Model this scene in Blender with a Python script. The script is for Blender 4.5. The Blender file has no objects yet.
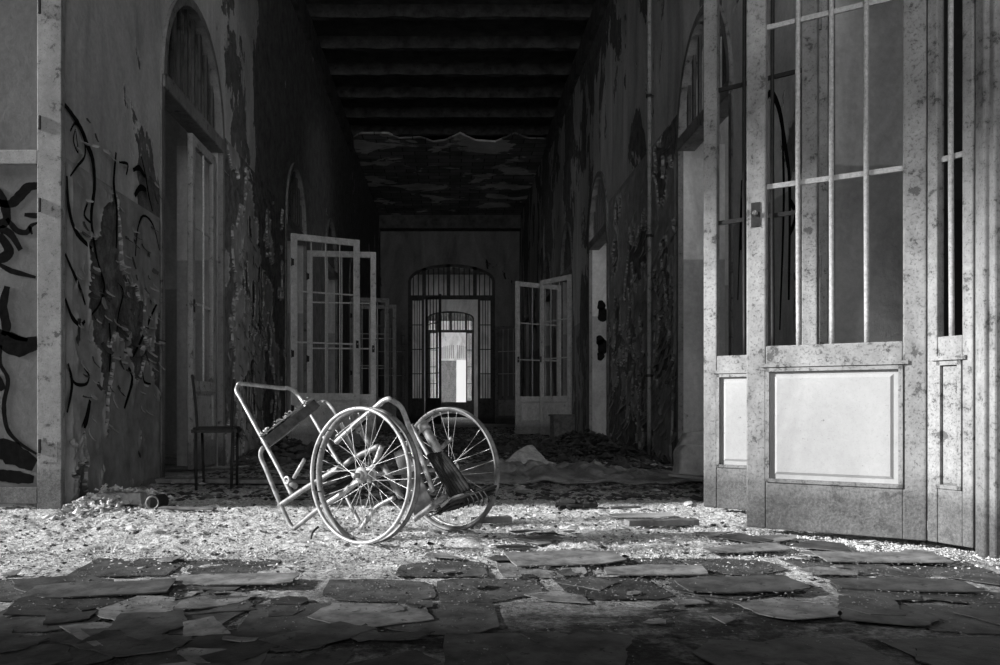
import bpy, bmesh, math, random
from mathutils import Vector, Matrix, noise
random.seed(7)
C = bpy.context.scene.collection
F, CX, CY, H0 = 850.0, 450.0, 405.0, 0.585     # focal length in pixels, vanishing point, eye height
A = 2.2                                         # half width of the corridor
HB = 6.52                                       # underside of the beams
def P(px, py, D): return Vector(((px-CX)/F*D, D, H0+(CY-py)/F*D))
def GD(py): return F*H0/(py-CY)                 # depth of a floor point
def G(px, py): D = GD(py); return Vector(((px-CX)/F*D, D, 0))

# ------------------------------------------------------------------ materials
def nodes(name):
    m = bpy.data.materials.new(name); m.use_nodes = True
    nt = m.node_tree; b = nt.nodes['Principled BSDF']; b.inputs['Roughness'].default_value = .85
    b.inputs['Specular IOR Level'].default_value = .2
    return m, nt, b
def N(nt, t, **kw):
    n = nt.nodes.new(t)
    for k, v in kw.items():
        if k in n.inputs: n.inputs[k].default_value = v
        else: setattr(n, k, v)
    return n
def math_(nt, op, a, b=None, c=None, clamp=False):
    n = nt.nodes.new('ShaderNodeMath'); n.operation = op; n.use_clamp = clamp
    for i, v in enumerate((a, b, c)):
        if v is None: continue
        if isinstance(v, (int, float)): n.inputs[i].default_value = v
        else: nt.links.new(v, n.inputs[i])
    return n.outputs[0]
def noise_(nt, vec, scale, detail=6, rough=.6, dist=0, stretch=None):
    if stretch:
        mp = N(nt, 'ShaderNodeMapping'); mp.inputs['Scale'].default_value = stretch
        nt.links.new(vec, mp.inputs['Vector']); vec = mp.outputs[0]
    n = N(nt, 'ShaderNodeTexNoise', Scale=scale, Detail=detail, Roughness=rough, Distortion=dist)
    nt.links.new(vec, n.inputs['Vector']); return n.outputs[0]
def ramp(nt, v, lo, hi, a=0., b=1.):
    n = N(nt, 'ShaderNodeMapRange'); n.inputs[1].default_value = lo; n.inputs[2].default_value = hi
    n.inputs[3].default_value = a; n.inputs[4].default_value = b; nt.links.new(v, n.inputs[0]); return n.outputs[0]
def mixv(nt, f, a, b):  # scalar mix
    n = nt.nodes.new('ShaderNodeMix'); n.data_type = 'FLOAT'
    for i, v in ((0, f), (2, a), (3, b)):
        if isinstance(v, (int, float)): n.inputs[i].default_value = v
        else: nt.links.new(v, n.inputs[i])
    return n.outputs[0]
def gray(nt, b, v):
    n = nt.nodes.new('ShaderNodeCombineColor')
    for i in range(3): nt.links.new(v, n.inputs[i])
    nt.links.new(n.outputs[0], b.inputs['Base Color'])
def bump(nt, b, h, strength, dist):
    n = N(nt, 'ShaderNodeBump', Strength=strength, Distance=dist); nt.links.new(h, n.inputs['Height'])
    nt.links.new(n.outputs[0], b.inputs['Normal'])
def pos(nt): return nt.nodes.new('ShaderNodeNewGeometry').outputs['Position']
def objc(nt): return nt.nodes.new('ShaderNodeTexCoord').outputs['Object']
def simple(name, v, rough=.8, metal=0, var=.35, scale=18, bs=.3, bd=.01, spots=0):
    m, nt, b = nodes(name); b.inputs['Roughness'].default_value = rough; b.inputs['Metallic'].default_value = metal
    o = objc(nt); n = noise_(nt, o, scale, 8, .65)
    val = math_(nt, 'MULTIPLY', ramp(nt, n, .3, .7, 1-var, 1+var), v)
    if spots:
        s = noise_(nt, o, scale*2.5, 4, .7); s = ramp(nt, s, .62, .66)
        val = mixv(nt, math_(nt, 'MULTIPLY', s, spots), val, v*.12)
    gray(nt, b, val); bump(nt, b, n, bs, bd); return m

def plaster(name, paint, bare, thr, stretch=(1, 1, .55), ygrad=None, dado=True, sc=.9, bs=.8):
    """old paint over rough plaster: ragged peeled patches, a darker painted dado, stains and hairline cracks"""
    m, nt, b = nodes(name); p = pos(nt)
    sx = N(nt, 'ShaderNodeSeparateXYZ'); nt.links.new(p, sx.inputs[0])
    n1 = noise_(nt, p, sc, 9, .62, .6, stretch)
    n2 = noise_(nt, p, 5, 6, .6, .4, stretch)
    k = math_(nt, 'ADD', math_(nt, 'MULTIPLY', n1, .8), math_(nt, 'MULTIPLY', n2, .2))
    if ygrad:
        for (y0, y1, amt, ax) in ygrad:
            g = ramp(nt, sx.outputs[ax], y0, y1, 0, amt); k = math_(nt, 'ADD', k, g)
    mask = ramp(nt, k, thr-.006, thr+.006)
    edge = ramp(nt, math_(nt, 'ABSOLUTE', math_(nt, 'SUBTRACT', k, thr)), 0, .012, 1, 0)
    st = noise_(nt, p, 1.3, 8, .62, 1.0, (1.5, 1.5, .5))
    fine = noise_(nt, p, 26, 8, .7)
    pv = math_(nt, 'MULTIPLY', ramp(nt, st, .32, .7, 1.25, .6), paint)
    if dado:
        wob = math_(nt, 'ADD', sx.outputs[2], math_(nt, 'MULTIPLY', n2, .03))
        pv = math_(nt, 'MULTIPLY', pv, ramp(nt, wob, 1.985, 2.0, .62, 1))
    pv = math_(nt, 'MULTIPLY', pv, ramp(nt, fine, .3, .7, .85, 1.15))
    pv = math_(nt, 'MULTIPLY', pv, ramp(nt, edge, 0, 1, 1, 1.5))
    bn = noise_(nt, p, 7, 10, .75, .3)
    bv = math_(nt, 'MULTIPLY', ramp(nt, bn, .3, .7, .45, 1.7), bare)
    gray(nt, b, mixv(nt, mask, pv, bv))
    h = math_(nt, 'ADD', math_(nt, 'MULTIPLY', mask, -.6), math_(nt, 'MULTIPLY', fine, mixv(nt, mask, .15, .5)))
    h = math_(nt, 'ADD', h, math_(nt, 'MULTIPLY', bn, mixv(nt, mask, .3, 1.2)))
    h = math_(nt, 'ADD', h, math_(nt, 'MULTIPLY', edge, .4))
    bump(nt, b, h, bs, .03); b.inputs['Roughness'].default_value = .9
    return m

def old_paint(name, v, dirt=.5, chip=.60, scale=14, low_on=1., fleck=1.):
    m, nt, b = nodes(name); b.inputs['Roughness'].default_value = .65
    o = objc(nt); sx = N(nt, 'ShaderNodeSeparateXYZ'); nt.links.new(o, sx.inputs[0])
    n = noise_(nt, o, 3, 8, .65, .5, (1, 1, .5)); f = noise_(nt, o, scale*6, 6, .75); c = noise_(nt, o, scale, 9, .75)
    low = math_(nt, 'MULTIPLY', ramp(nt, math_(nt, 'ADD', sx.outputs[2], math_(nt, 'MULTIPLY', n, .16)), .22, .36, 1, 0), low_on)
    cm = math_(nt, 'MULTIPLY', ramp(nt, c, chip-.015, chip+.01), .8)
    sp = ramp(nt, f, .55, .63)
    sp2 = ramp(nt, noise_(nt, o, scale*2.2, 5, .8), .66, .69)
    cm = math_(nt, 'MAXIMUM', cm, math_(nt, 'MAXIMUM', math_(nt, 'MULTIPLY', sp, .55*fleck), math_(nt, 'MULTIPLY', sp2, .8)))
    val = math_(nt, 'MULTIPLY', math_(nt, 'MULTIPLY', ramp(nt, n, .3, .7, 1.1, 1-dirt), ramp(nt, c, .35, .6, 1+.12*fleck, 1-.2*fleck)), v)
    val = math_(nt, 'MULTIPLY', val, ramp(nt, low, 0, 1, 1, .45))
    val = math_(nt, 'MULTIPLY', val, mixv(nt, low, 1, ramp(nt, f, .35, .65, 1.35, .6)))
    val = mixv(nt, math_(nt, 'MULTIPLY', cm, ramp(nt, low, 0, 1, 1, .5)), val, v*.18)
    gray(nt, b, val)
    h = math_(nt, 'SUBTRACT', math_(nt, 'MULTIPLY', f, math_(nt, 'ADD', math_(nt, 'MULTIPLY', low, 1.6), .3)), math_(nt, 'MULTIPLY', cm, .5))
    bump(nt, b, h, .6, .008); return m

def floor_mat():
    m, nt, b = nodes('dusty_sunstrip_floor'); p = pos(nt)
    sx = N(nt, 'ShaderNodeSeparateXYZ'); nt.links.new(p, sx.inputs[0])
    a = noise_(nt, p, 1.1, 9, .65, .5); g = noise_(nt, p, 45, 8, .75); c = noise_(nt, p, 8, 8, .7)
    # plaster dust plus the sunlit strip painted in: palest at the crossing, fading outward
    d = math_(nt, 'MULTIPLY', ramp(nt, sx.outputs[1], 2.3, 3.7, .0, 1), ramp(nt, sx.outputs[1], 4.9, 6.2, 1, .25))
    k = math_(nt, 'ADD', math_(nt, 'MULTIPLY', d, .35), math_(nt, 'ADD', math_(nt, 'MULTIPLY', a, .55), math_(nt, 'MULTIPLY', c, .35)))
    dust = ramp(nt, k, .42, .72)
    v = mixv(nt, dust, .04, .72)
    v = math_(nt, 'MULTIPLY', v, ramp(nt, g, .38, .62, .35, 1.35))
    gray(nt, b, v)
    h = math_(nt, 'ADD', g, math_(nt, 'MULTIPLY', c, .8)); bump(nt, b, h, .8, .02)
    b.inputs['Roughness'].default_value = .95; return m

def ceiling_mat():
    m, nt, b = nodes('flaking_ceiling'); p = pos(nt)
    br = N(nt, 'ShaderNodeTexBrick'); br.inputs['Scale'].default_value = 1.0
    br.inputs['Brick Width'].default_value = .55; br.inputs['Row Height'].default_value = .3; br.inputs['Mortar Size'].default_value = .012
    br.inputs['Color1'].default_value = (.10,)*3+(1,); br.inputs['Color2'].default_value = (.18,)*3+(1,); br.inputs['Mortar'].default_value = (.03,)*3+(1,)
    br.inputs['Bias'].default_value = -.3
    dn = noise_(nt, p, 1.5, 4, .6); mp = N(nt, 'ShaderNodeMapping'); nt.links.new(p, mp.inputs[0]); nt.links.new(mp.outputs[0], br.inputs['Vector'])
    n = noise_(nt, p, .9, 8, .55, .4, (1, 1.3, 1))
    rb = N(nt, 'ShaderNodeRGBToBW'); nt.links.new(br.outputs['Color'], rb.inputs[0])
    fl = ramp(nt, n, .55, .565); v = mixv(nt, fl, math_(nt, 'MULTIPLY', rb.outputs[0], 1.7), .6)
    v = math_(nt, 'MULTIPLY', v, ramp(nt, dn, .3, .7, .6, 1.3))
    gray(nt, b, v); bump(nt, b, math_(nt, 'ADD', fl, noise_(nt, p, 20, 6, .7)), .6, .03); return m

M = dict(

    wall_l=plaster('peeling_plaster_left', .46, .125, .585, ygrad=[(7.9, 10.6, .24, 1), (3.0, 5.2, -.03, 2)]),
    wall_r=plaster('peeling_plaster_right', .46, .12, .535, ygrad=[(10.5, 15., .06, 1), (5.5, 3.2, -.05, 2)], sc=.8),
    wall_f=plaster('grey_plaster_end', .2, .03, .60, dado=False, sc=.6),
    wall_room=plaster('room_plaster', .45, .22, .66, sc=.7),
    reveal=plaster('reveal_plaster', .62, .3, .64, sc=1.6), room_shade=plaster('shaded_room_plaster', .06, .03, .58, sc=.9),  # second plaster: the dim room's shade is put into a darker colour
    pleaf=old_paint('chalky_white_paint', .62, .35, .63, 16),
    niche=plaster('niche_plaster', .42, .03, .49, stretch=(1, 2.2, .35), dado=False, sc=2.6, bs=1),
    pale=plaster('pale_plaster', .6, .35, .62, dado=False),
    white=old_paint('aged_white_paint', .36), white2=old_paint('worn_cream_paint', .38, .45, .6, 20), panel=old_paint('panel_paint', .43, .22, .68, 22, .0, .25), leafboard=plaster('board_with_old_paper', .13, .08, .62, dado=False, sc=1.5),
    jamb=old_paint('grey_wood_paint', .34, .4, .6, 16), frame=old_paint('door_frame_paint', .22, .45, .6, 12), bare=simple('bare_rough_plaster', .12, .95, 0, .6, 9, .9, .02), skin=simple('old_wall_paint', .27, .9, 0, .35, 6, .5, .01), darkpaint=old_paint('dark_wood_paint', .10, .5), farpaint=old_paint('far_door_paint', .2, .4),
    floor=floor_mat(), ceil=ceiling_mat(),
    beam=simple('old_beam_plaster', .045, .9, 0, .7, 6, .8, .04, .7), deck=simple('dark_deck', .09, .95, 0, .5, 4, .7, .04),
    bar=simple('rusty_bar_paint', .42, .6, 0, .35, 60, .5, .004, .8), iron=simple('black_iron', .025, .55, 0, .4, 40),
    chrome=simple('pitted_chrome', .40, .5, .5, .5, 26, .5, .004, .95), steel=simple('dusty_grey_tube', .27, .55, .35, .5, 24, .5, .005, .95),
    rim=simple('rusted_rim', .22, .55, .4, .6, 16, .5, .004, .95), spoke=simple('spoke_steel', .45, .4, .5, .3, 80, .1, .001),
    hide=simple('charred_vinyl', .03, .8, 0, .6, 30, .8, .01), board=simple('grey_board', .36, .85, 0, .4, 20, .6, .006, .5),
    strap=simple('dusty_dark_vinyl', .085, .7, 0, .5, 30, .7, .006), plate=simple('dull_plate', .2, .6, .2, .3, 25), wood=simple('weathered_wood', .16, .9, 0, .5, 14, .7, .01),
    black=simple('black_marking', .012, .9, 0, .3, 30), slab=simple('foam_slab', .42, .95, 0, .3, 12, .5, .02),
    sheet=simple('dusty_plastic', .22, .34, 0, .6, 9, .8, .03), tile=simple('vinyl_tile', .07, .7, 0, .75, 9, .8, .008, .75),
    tile2=simple('dusty_tile', .18, .8, 0, .75, 10, .8, .008, .75), tile3=simple('dark_tile', .045, .6, 0, .8, 8, .8, .008, .75),
    rub=simple('plaster_rubble', .6, .95, 0, .5, 8, .6, .01), rubd=simple('dark_rubble', .07, .95, 0, .9, 5, .7, .02),
    flake=simple('paint_flake', .3, .9, 0, .5, 10, .5, .01), flaked=simple('dark_paint_flake', .05, .9, 0, .5, 10, .5, .01),
)

# ------------------------------------------------------------------ mesh helpers
M['black'].node_tree.nodes['Principled BSDF'].inputs['Specular IOR Level'].default_value = 0
def newbm(): return bmesh.new()
def obj(name, bm, mat, parent=None, smooth=False, bev=0):
    me = bpy.data.meshes.new(name); bmesh.ops.recalc_face_normals(bm, faces=bm.faces); bm.to_mesh(me); bm.free()
    if smooth:
        for f in me.polygons: f.use_smooth = True
    me.materials.append(M[mat] if isinstance(mat, str) else mat)
    o = bpy.data.objects.new(name, me); C.objects.link(o)
    if parent: o.parent = parent
    if bev:
        b = o.modifiers.new('bevel', 'BEVEL'); b.width = bev; b.segments = 2; b.limit_method = 'ANGLE'
    return o
def empty(name, loc=(0, 0, 0), rz=0):
    o = bpy.data.objects.new(name, None); o.empty_display_size = .1; C.objects.link(o); o.location = loc; o.rotation_euler = (0, 0, rz); return o
def tag(o, label=None, cat=None, group=None, kind=None):
    if label: o['label'] = label
    if cat: o['category'] = cat
    if group: o['group'] = group
    if kind: o['kind'] = kind
    return o
def box(bm, x0, x1, y0, y1, z0, z1, mtx=None):
    v = [bm.verts.new((x, y, z)) for x in (x0, x1) for y in (y0, y1) for z in (z0, z1)]
    for f in ((0, 1, 3, 2), (4, 6, 7, 5), (0, 4, 5, 1), (2, 3, 7, 6), (0, 2, 6, 4), (1, 5, 7, 3)):
        bm.faces.new([v[i] for i in f])
    if mtx:
        for q in v: q.co = mtx @ q.co
    return bm
def smoothpts(pts, n=6):
    if len(pts) < 3: return pts
    out = []
    q = [pts[0]]+list(pts)+[pts[-1]]
    for i in range(1, len(q)-2):
        p0, p1, p2, p3 = q[i-1], q[i], q[i+1], q[i+2]
        for k in range(n):
            t = k/n
            out.append(.5*((2*p1)+(-p0+p2)*t+(2*p0-5*p1+4*p2-p3)*t*t+(-p0+3*p1-3*p2+p3)*t**3))
    out.append(pts[-1]); return out
def tube(bm, pts, r, seg=10, sm=True, closed=False):
    pts = [Vector(p) for p in pts]
    if sm and not closed: pts = smoothpts(pts)
    n = len(pts); rings = []; up = None
    for i, p in enumerate(pts):
        if closed: t = pts[(i+1) % n]-pts[i-1]
        else: t = pts[min(i+1, n-1)]-pts[max(i-1, 0)]
        t.normalize()
        if up is None:
            up = Vector((0, 0, 1)) if abs(t.z) < .9 else Vector((1, 0, 0))
        s = t.cross(up).normalized(); up = s.cross(t).normalized()
        rr = r[i*(len(r)-1)//max(n-1, 1)] if isinstance(r, (list, tuple)) else r
        rings.append([bm.verts.new(p+rr*(math.cos(a)*s+math.sin(a)*up)) for a in [2*math.pi*k/seg for k in range(seg)]])
    m = n if closed else n-1
    for i in range(m):
        a, b = rings[i], rings[(i+1) % n]
        if closed and i == n-1:   # match the roll of the last ring
            best = min(range(seg), key=lambda o: sum((a[k].co-b[(k+o) % seg].co).length for k in range(seg)))
            b = [b[(k+best) % seg] for k in range(seg)]
        for k in range(seg): bm.faces.new((a[k], a[(k+1) % seg], b[(k+1) % seg], b[k]))
    if not closed:
        bm.faces.new(rings[0][::-1]); bm.faces.new(rings[-1])
    return bm
def prism(bm, poly, th, mtx):   # poly in local xy, extruded in z
    a = [bm.verts.new(mtx @ Vector((x, y, 0))) for x, y in poly]; b = [bm.verts.new(mtx @ Vector((x, y, th))) for x, y in poly]
    bm.faces.new(a[::-1]); bm.faces.new(b); n = len(poly)
    for i in range(n): bm.faces.new((a[i], a[(i+1) % n], b[(i+1) % n], b[i]))
    return bm
def chunk(bm, c, s, flat=1., seed=0):
    r = random.Random(seed); d = bmesh.ops.create_icosphere(bm, subdivisions=1, radius=1)
    rot = Matrix.Rotation(r.random()*6.28, 3, 'Z') @ Matrix.Rotation(r.random()*.5, 3, 'X')
    sc = Vector((s*r.uniform(.6, 1.3), s*r.uniform(.5, 1.1), s*flat*r.uniform(.5, 1)))
    for v in d['verts']:
        k = r.uniform(.7, 1.25); v.co = rot @ Vector((v.co.x*sc.x*k, v.co.y*sc.y*k, v.co.z*sc.z*k)) + Vector(c)
# tetra chips for rubble "stuff"
def chip(vs, fs, c, s, r, flat=.5):
    b = len(vs); a = r.random()*6.28
    for k in range(4):
        t = a+k*1.57+r.uniform(-.4, .4); q = s*r.uniform(.5, 1.2)
        vs.append((c[0]+math.cos(t)*q, c[1]+math.sin(t)*q, c[2]+r.uniform(-.1, .35)*s*flat))
    vs.append((c[0]+r.uniform(-.3, .3)*s, c[1]+r.uniform(-.3, .3)*s, c[2]+s*flat*r.uniform(.5, 1.3)))
    vs.append((c[0], c[1], c[2]-s*.3))
    for k in range(4):
        fs.append((b+k, b+(k+1) % 4, b+4)); fs.append((b+(k+1) % 4, b+k, b+5))
def stuffmesh(name, vs, fs, mat, label=None, cat=None, parent=None):
    me = bpy.data.meshes.new(name); me.from_pydata(vs, [], fs); me.materials.append(M[mat])
    o = bpy.data.objects.new(name, me); C.objects.link(o); tag(o, label, cat, None, 'stuff')
    if parent: o.parent = parent
    return o

# ------------------------------------------------------------------ walls with arched openings
def arch_z(t, spring, rise): return spring+rise*math.sqrt(max(0, 1-(2*t-1)**2))
def wall_bm(u0, u1, z1, openings, th, place, n=16):
    """openings: (a, b, z0, spring, rise). place(u, w, z) -> world; w from 0 (face) to th"""
    bm = newbm()
    def quadbox(a, b, za0, zb0, zt):
        v = [bm.verts.new(place(u, w, z)) for (u, z) in ((a, za0), (b, zb0), (b, zt), (a, zt)) for w in (0, th)]
        for f in ((0, 2, 4, 6), (1, 7, 5, 3), (0, 1, 3, 2), (2, 3, 5, 4), (4, 5, 7, 6), (6, 7, 1, 0)):
            bm.faces.new([v[i] for i in f])
    cur = u0
    for (a, b, z0, sp, ri) in sorted(openings):
        if a > cur: quadbox(cur, a, 0, 0, z1)
        if z0 > 0: quadbox(a, b, 0, 0, z0)
        k = n if ri > 0 else 1
        for i in range(k):
            t0, t1 = i/k, (i+1)/k
            t0, t1 = .5-.5*math.cos(math.pi*t0), .5-.5*math.cos(math.pi*t1)
            za, zb = (arch_z(t0, sp, ri), arch_z(t1, sp, ri)) if ri > 0 else (sp, sp)
            quadbox(a+(b-a)*t0, a+(b-a)*t1, za, zb, z1)
        cur = b
    if u1 > cur: quadbox(cur, u1, 0, 0, z1)
    return bm
TOP = 6.72
doorsL = [(6.45, 8.2), (11.35, 12.95), (14.9, 16.5), (18.5, 20.1), (23.4, 24.9)]
doorsR = [(3.28, 4.95), (6.6, 8.15), (11.8, 13.35), (15.2, 16.8), (18.4, 20.0), (23.4, 24.9)]
SP, RI = 3.1, .92
op = lambda L: [(a, b, 0, SP, RI) for a, b in L]
wl = tag(obj('wall_left', wall_bm(4.86, 26.9, TOP, op(doorsL), .42, lambda u, w, z: Vector((-A-w, u, z))), 'wall_l'), kind='structure')
wr = tag(obj('wall_right', wall_bm(-4, 26.9, TOP, op(doorsR), .42, lambda u, w, z: Vector((A+w, u, z))), 'wall_r'), kind='structure')
# wall of the crossing to the left, with its openings at the far end for the daylight
wfl = tag(obj('wall_front_left', wall_bm(-9.0, -A-.42, TOP, [], .42, lambda u, w, z: Vector((u, 4.86+w, z))), 'wall_room'), kind='structure')
tag(obj('wall_crossing_end', wall_bm(0.8, 4.86, TOP, [(1.85, 4.8, 0, 5.4, 0)], .4, lambda u, w, z: Vector((-9-w, u, z))), 'wall_room'), kind='structure')
tag(obj('wall_crossing_near', wall_bm(-9.0, -3.0, TOP, [], .4, lambda u, w, z: Vector((u, .8-w, z))), 'wall_room'), kind='structure')
tag(obj('wall_near_left', wall_bm(-4.0, .8, TOP, [], .4, lambda u, w, z: Vector((-3.0-w, u, z))), 'wall_room'), kind='structure')
tag(obj('wall_back', wall_bm(-3.4, 2.7, TOP, [(-1.9, 1.7, 1.6, 6.2, 0)], .4, lambda u, w, z: Vector((u, -4-w, z))), 'wall_room'), kind='structure')
# side rooms
tag(obj('wall_outer_left', wall_bm(4.86, 62, TOP, [(8.2, 9.4, 1.1, 3.6, 0), (12., 13.2, 1.1, 3.6, 0), (15.6, 16.8, 1.1, 3.6, 0), (19, 20.2, 1.1, 3.6, 0)], .4, lambda u, w, z: Vector((-6.6-w, u, z))), 'wall_room'), kind='structure')
tag(obj('wall_outer_right', wall_bm(-4, 62, TOP, [(6.1, 7.3, 1.1, 3.6, 0), (10.2, 11.4, 1.1, 3.6, 0), (16.6, 17.4, 1.1, 3.6, 0)], .4, lambda u, w, z: Vector((6.6+w, u, z))), 'wall_room'), kind='structure')
for y in (10.2, 13.9, 17.5, 22.):
    tag(obj('wall_left_partition', wall_bm(-6.6, -A-.42, TOP, [], .2, lambda u, w, z: Vector((u, y+w, z))), 'wall_room'), kind='structure')
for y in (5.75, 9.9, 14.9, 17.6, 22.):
    tag(obj('wall_right_partition', wall_bm(A+.42, 6.6, TOP, [], .2, lambda u, w, z: Vector((u, y+w, z))), 'room_shade' if y < 6 else 'wall_room'), kind='structure')
# end wall of the corridor with its big glazed arch, then two more halls
FW = 26.9; sF = F/FW
ex0, ex1 = (408-CX)/sF, (495-CX)/sF
spF = H0+(405-281)/sF; riF = (281-264)/sF
tag(obj('wall_far', wall_bm(-A-.42, A+.42, TOP, [(ex0, ex1, 0, spF, riF)], .35, lambda u, w, z: Vector((u, FW+w, z))), 'wall_f'), kind='structure')
W2 = 40.; s2 = F/W2; gx0, gx1 = (427-CX)/s2, (474-CX)/s2
sp2 = H0+(405-318)/s2; ri2 = (318-311)/s2
tag(obj('wall_hall', wall_bm(-3, 3, TOP, [(gx0, gx1, 0, sp2, ri2)], .35, lambda u, w, z: Vector((u, W2+w, z))), 'pale'), kind='structure')
W3 = 62.; s3 = F/W3
tag(obj('wall_end', wall_bm(-3, 3, TOP, [((456.5-CX)/s3, (467-CX)/s3, 0, H0+(405-361)/s3, .25)], .35, lambda u, w, z: Vector((u, W3+w, z))), 'pale'), kind='structure')
for s, nm in ((-1, 'wall_hall_left'), (1, 'wall_hall_right')):
    tag(obj(nm, wall_bm(FW+.35, W3, TOP, [], .3, lambda u, w, z: Vector((s*(2.6+w), u, z))), 'pale'), kind='structure')

# floor: fine heightfield near the camera, plain beyond
bm = newbm()
nx, ny = 330, 250; x0, x1, y0, y1 = -3.6, 2.6, 1.2, 6.2
grid = []
for j in range(ny+1):
    row = []
    for i in range(nx+1):
        x = x0+(x1-x0)*i/nx; y = y0+(y1-y0)*j/ny
        amp = .004+.018*max(0, min(1, (y-2.6)/1.0))
        e = min(1, min(i, j, nx-i, ny-j)/6)
        z = amp*e*(noise.noise((x*7, y*7, 0))*.7+noise.noise((x*19, y*19, 3))*.6+noise.noise((x*45, y*45, 6))*.45)
        row.append(bm.verts.new((x, y, z)))
    grid.append(row)
for j in range(ny):
    for i in range(nx): bm.faces.new((grid[j][i], grid[j][i+1], grid[j+1][i+1], grid[j+1][i]))
def fq(a, b, c, d):
    bm.faces.new([bm.verts.new((x, y, 0)) for x, y in ((a, c), (b, c), (b, d), (a, d))])
fq(-9.4, 7, -4.4, y0); fq(-9.4, x0, y0, y1); fq(x1, 7, y0, y1); fq(-9.4, 7, y1, 64)
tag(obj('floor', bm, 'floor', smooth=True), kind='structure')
# ceiling: deck, broken edge of plaster, beams
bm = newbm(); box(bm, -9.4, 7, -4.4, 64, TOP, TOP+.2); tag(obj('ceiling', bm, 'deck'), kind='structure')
bm = newbm()
edge = [(-A, 18.85)]; r = random.Random(3)
x = -A
while x < A-.2:
    x += r.uniform(.2, .5); edge.append((min(x, A), 18.85+r.choice([0, .25, .5, -.1, -.35, .15])))
edge[-1] = (A, 18.9)
pl = [(A, FW), (-A, FW)]+edge
prism(bm, pl, .04, Matrix.Translation((0, 0, HB-.03)))
tag(obj('ceiling_plaster', bm, 'ceil'), kind='structure')
ords = ['sixth', 'fifth', 'fourth', 'third', 'second', 'first']
for i in range(17):
    y = 18.7-1.13*i
    if y < 3: break
    bm = newbm(); r = random.Random(i)
    k = 26
    vs = []
    for j in range(k+1):
        xx = -A-.1+(2*A+.2)*j/k
        d = [r.uniform(-.012, .012) for _ in range(4)]
        vs.append([bm.verts.new((xx, y-.05+d[0], HB+d[1])), bm.verts.new((xx, y+.05+d[2], HB+d[3])), bm.verts.new((xx, y+.05, HB+.2)), bm.verts.new((xx, y-.05, HB+.2))])
    for j in range(k):
        for q in range(4): bm.faces.new((vs[j][q], vs[j][(q+1) % 4], vs[j+1][(q+1) % 4], vs[j+1][q]))
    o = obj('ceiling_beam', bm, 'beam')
    if i < 6: tag(o, 'exposed ceiling beam, %s of the row counted from the plaster edge' % ords[5-i], 'beam', 'exposed beams across the corridor')
    else: tag(o, 'exposed ceiling beam above the near end, beyond the top of the picture', 'beam', 'exposed beams across the corridor')
# lintel beam before the far wall, ledges along the walls
bm = newbm(); box(bm, -A, A, FW-.5, FW, 6.08, HB-.03); tag(obj('trim_1', bm, 'deck'), kind='structure')
for s, nm in ((-1, 'trim_2'), (1, 'trim_3')):
    bm = newbm(); a, b = sorted((s*A, s*(A-.07))); box(bm, a, b, 5.3 if s < 0 else -4, 18.8, HB-.35, HB-.02); tag(obj(nm, bm, 'deck'), kind='structure')

# ------------------------------------------------------------------ door frames in the side walls
def side_door(n, s, y0, y1, mat='frame', grille=True):
    root = tag(empty('door_%d' % n, (s*A, (y0+y1)/2, 0)), kind='structure')
    def loc(w, u, z): return Vector((s*w, u-(y0+y1)/2, z))
    fw = .07
    bm = newbm()
    def bx(w0, w1, u0, u1, z0, z1):
        a, b = loc(w0, u0, z0), loc(w1, u1, z1)
        box(bm, min(a.x, b.x), max(a.x, b.x), min(a.y, b.y), max(a.y, b.y), z0, z1)
    bx(-.015, .12, y0, y0+fw, 0, SP); bx(-.02, .03, y1-.03, y1+.03, 0, SP)
    # arch band on the wall and arch frame
    for (r0, r1, w0, w1) in ((0, .07, -.03, .1),):
        k = 24; c = (y0+y1)/2; hw = (y1-y0)/2
        prev = None
        for i in range(k+1):
            t = math.pi*i/k
            q = []
            for rr in (-r1, .0+r0+.0):
                for w in (w0, w1): q.append(bm.verts.new(loc(w, c-(hw+rr)*math.cos(t), SP+(RI+rr)*math.sin(t))))
            if prev:
                for a, b in ((0, 1), (1, 3), (3, 2), (2, 0)): bm.faces.new((prev[a], prev[b], q[b], q[a]))
            prev = q
    obj('door_frame', bm, mat, root)
    bm = newbm(); bx(.02, .43, y1-.018, y1+.004, 0, SP-.02); rv = obj('reveal', bm, 'reveal', root)
    if n == 8:
        bm = newbm()
        for (w, z, q) in ((.17, 2.15, .05), (.2, 2.0, .07), (.15, 1.6, .05), (.2, 1.5, .075), (.16, 1.35, .045)): prism(bm, [(q*1.3*math.cos(t)*(1+.2*math.sin(3*t+z)), q*1.6*math.sin(t)) for t in [k*math.pi/8 for k in range(16)]], .002, Matrix.Translation(loc(w, y1-.018, z)) @ Matrix.Rotation(math.pi/2, 4, 'X'))
        obj('graffiti', bm, 'black', rv)
    bm = newbm(); bx(-.03, .14, y0+.02, y1-.02, SP-.09, SP+.03); obj('transom_bar', bm, mat, root, bev=.01)
    if grille:
        k = 9; c = (y0+y1)/2; hw = (y1-y0)/2
        bm = newbm()
        for i in range(1, k):
            u = y0+(y1-y0)*i/k; zt = SP+(RI-.04)*math.sqrt(max(0, 1-((u-c)/hw)**2))
            bx(.03, .055, u-.022, u+.022, SP, zt)
        obj('transom_grille', bm, 'darkpaint', root)
    return root
n = 1
for (a, b) in doorsL: side_door(n, -1, a, b); n += 1
for (a, b) in doorsR: side_door(n, 1, a, b); n += 1

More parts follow.
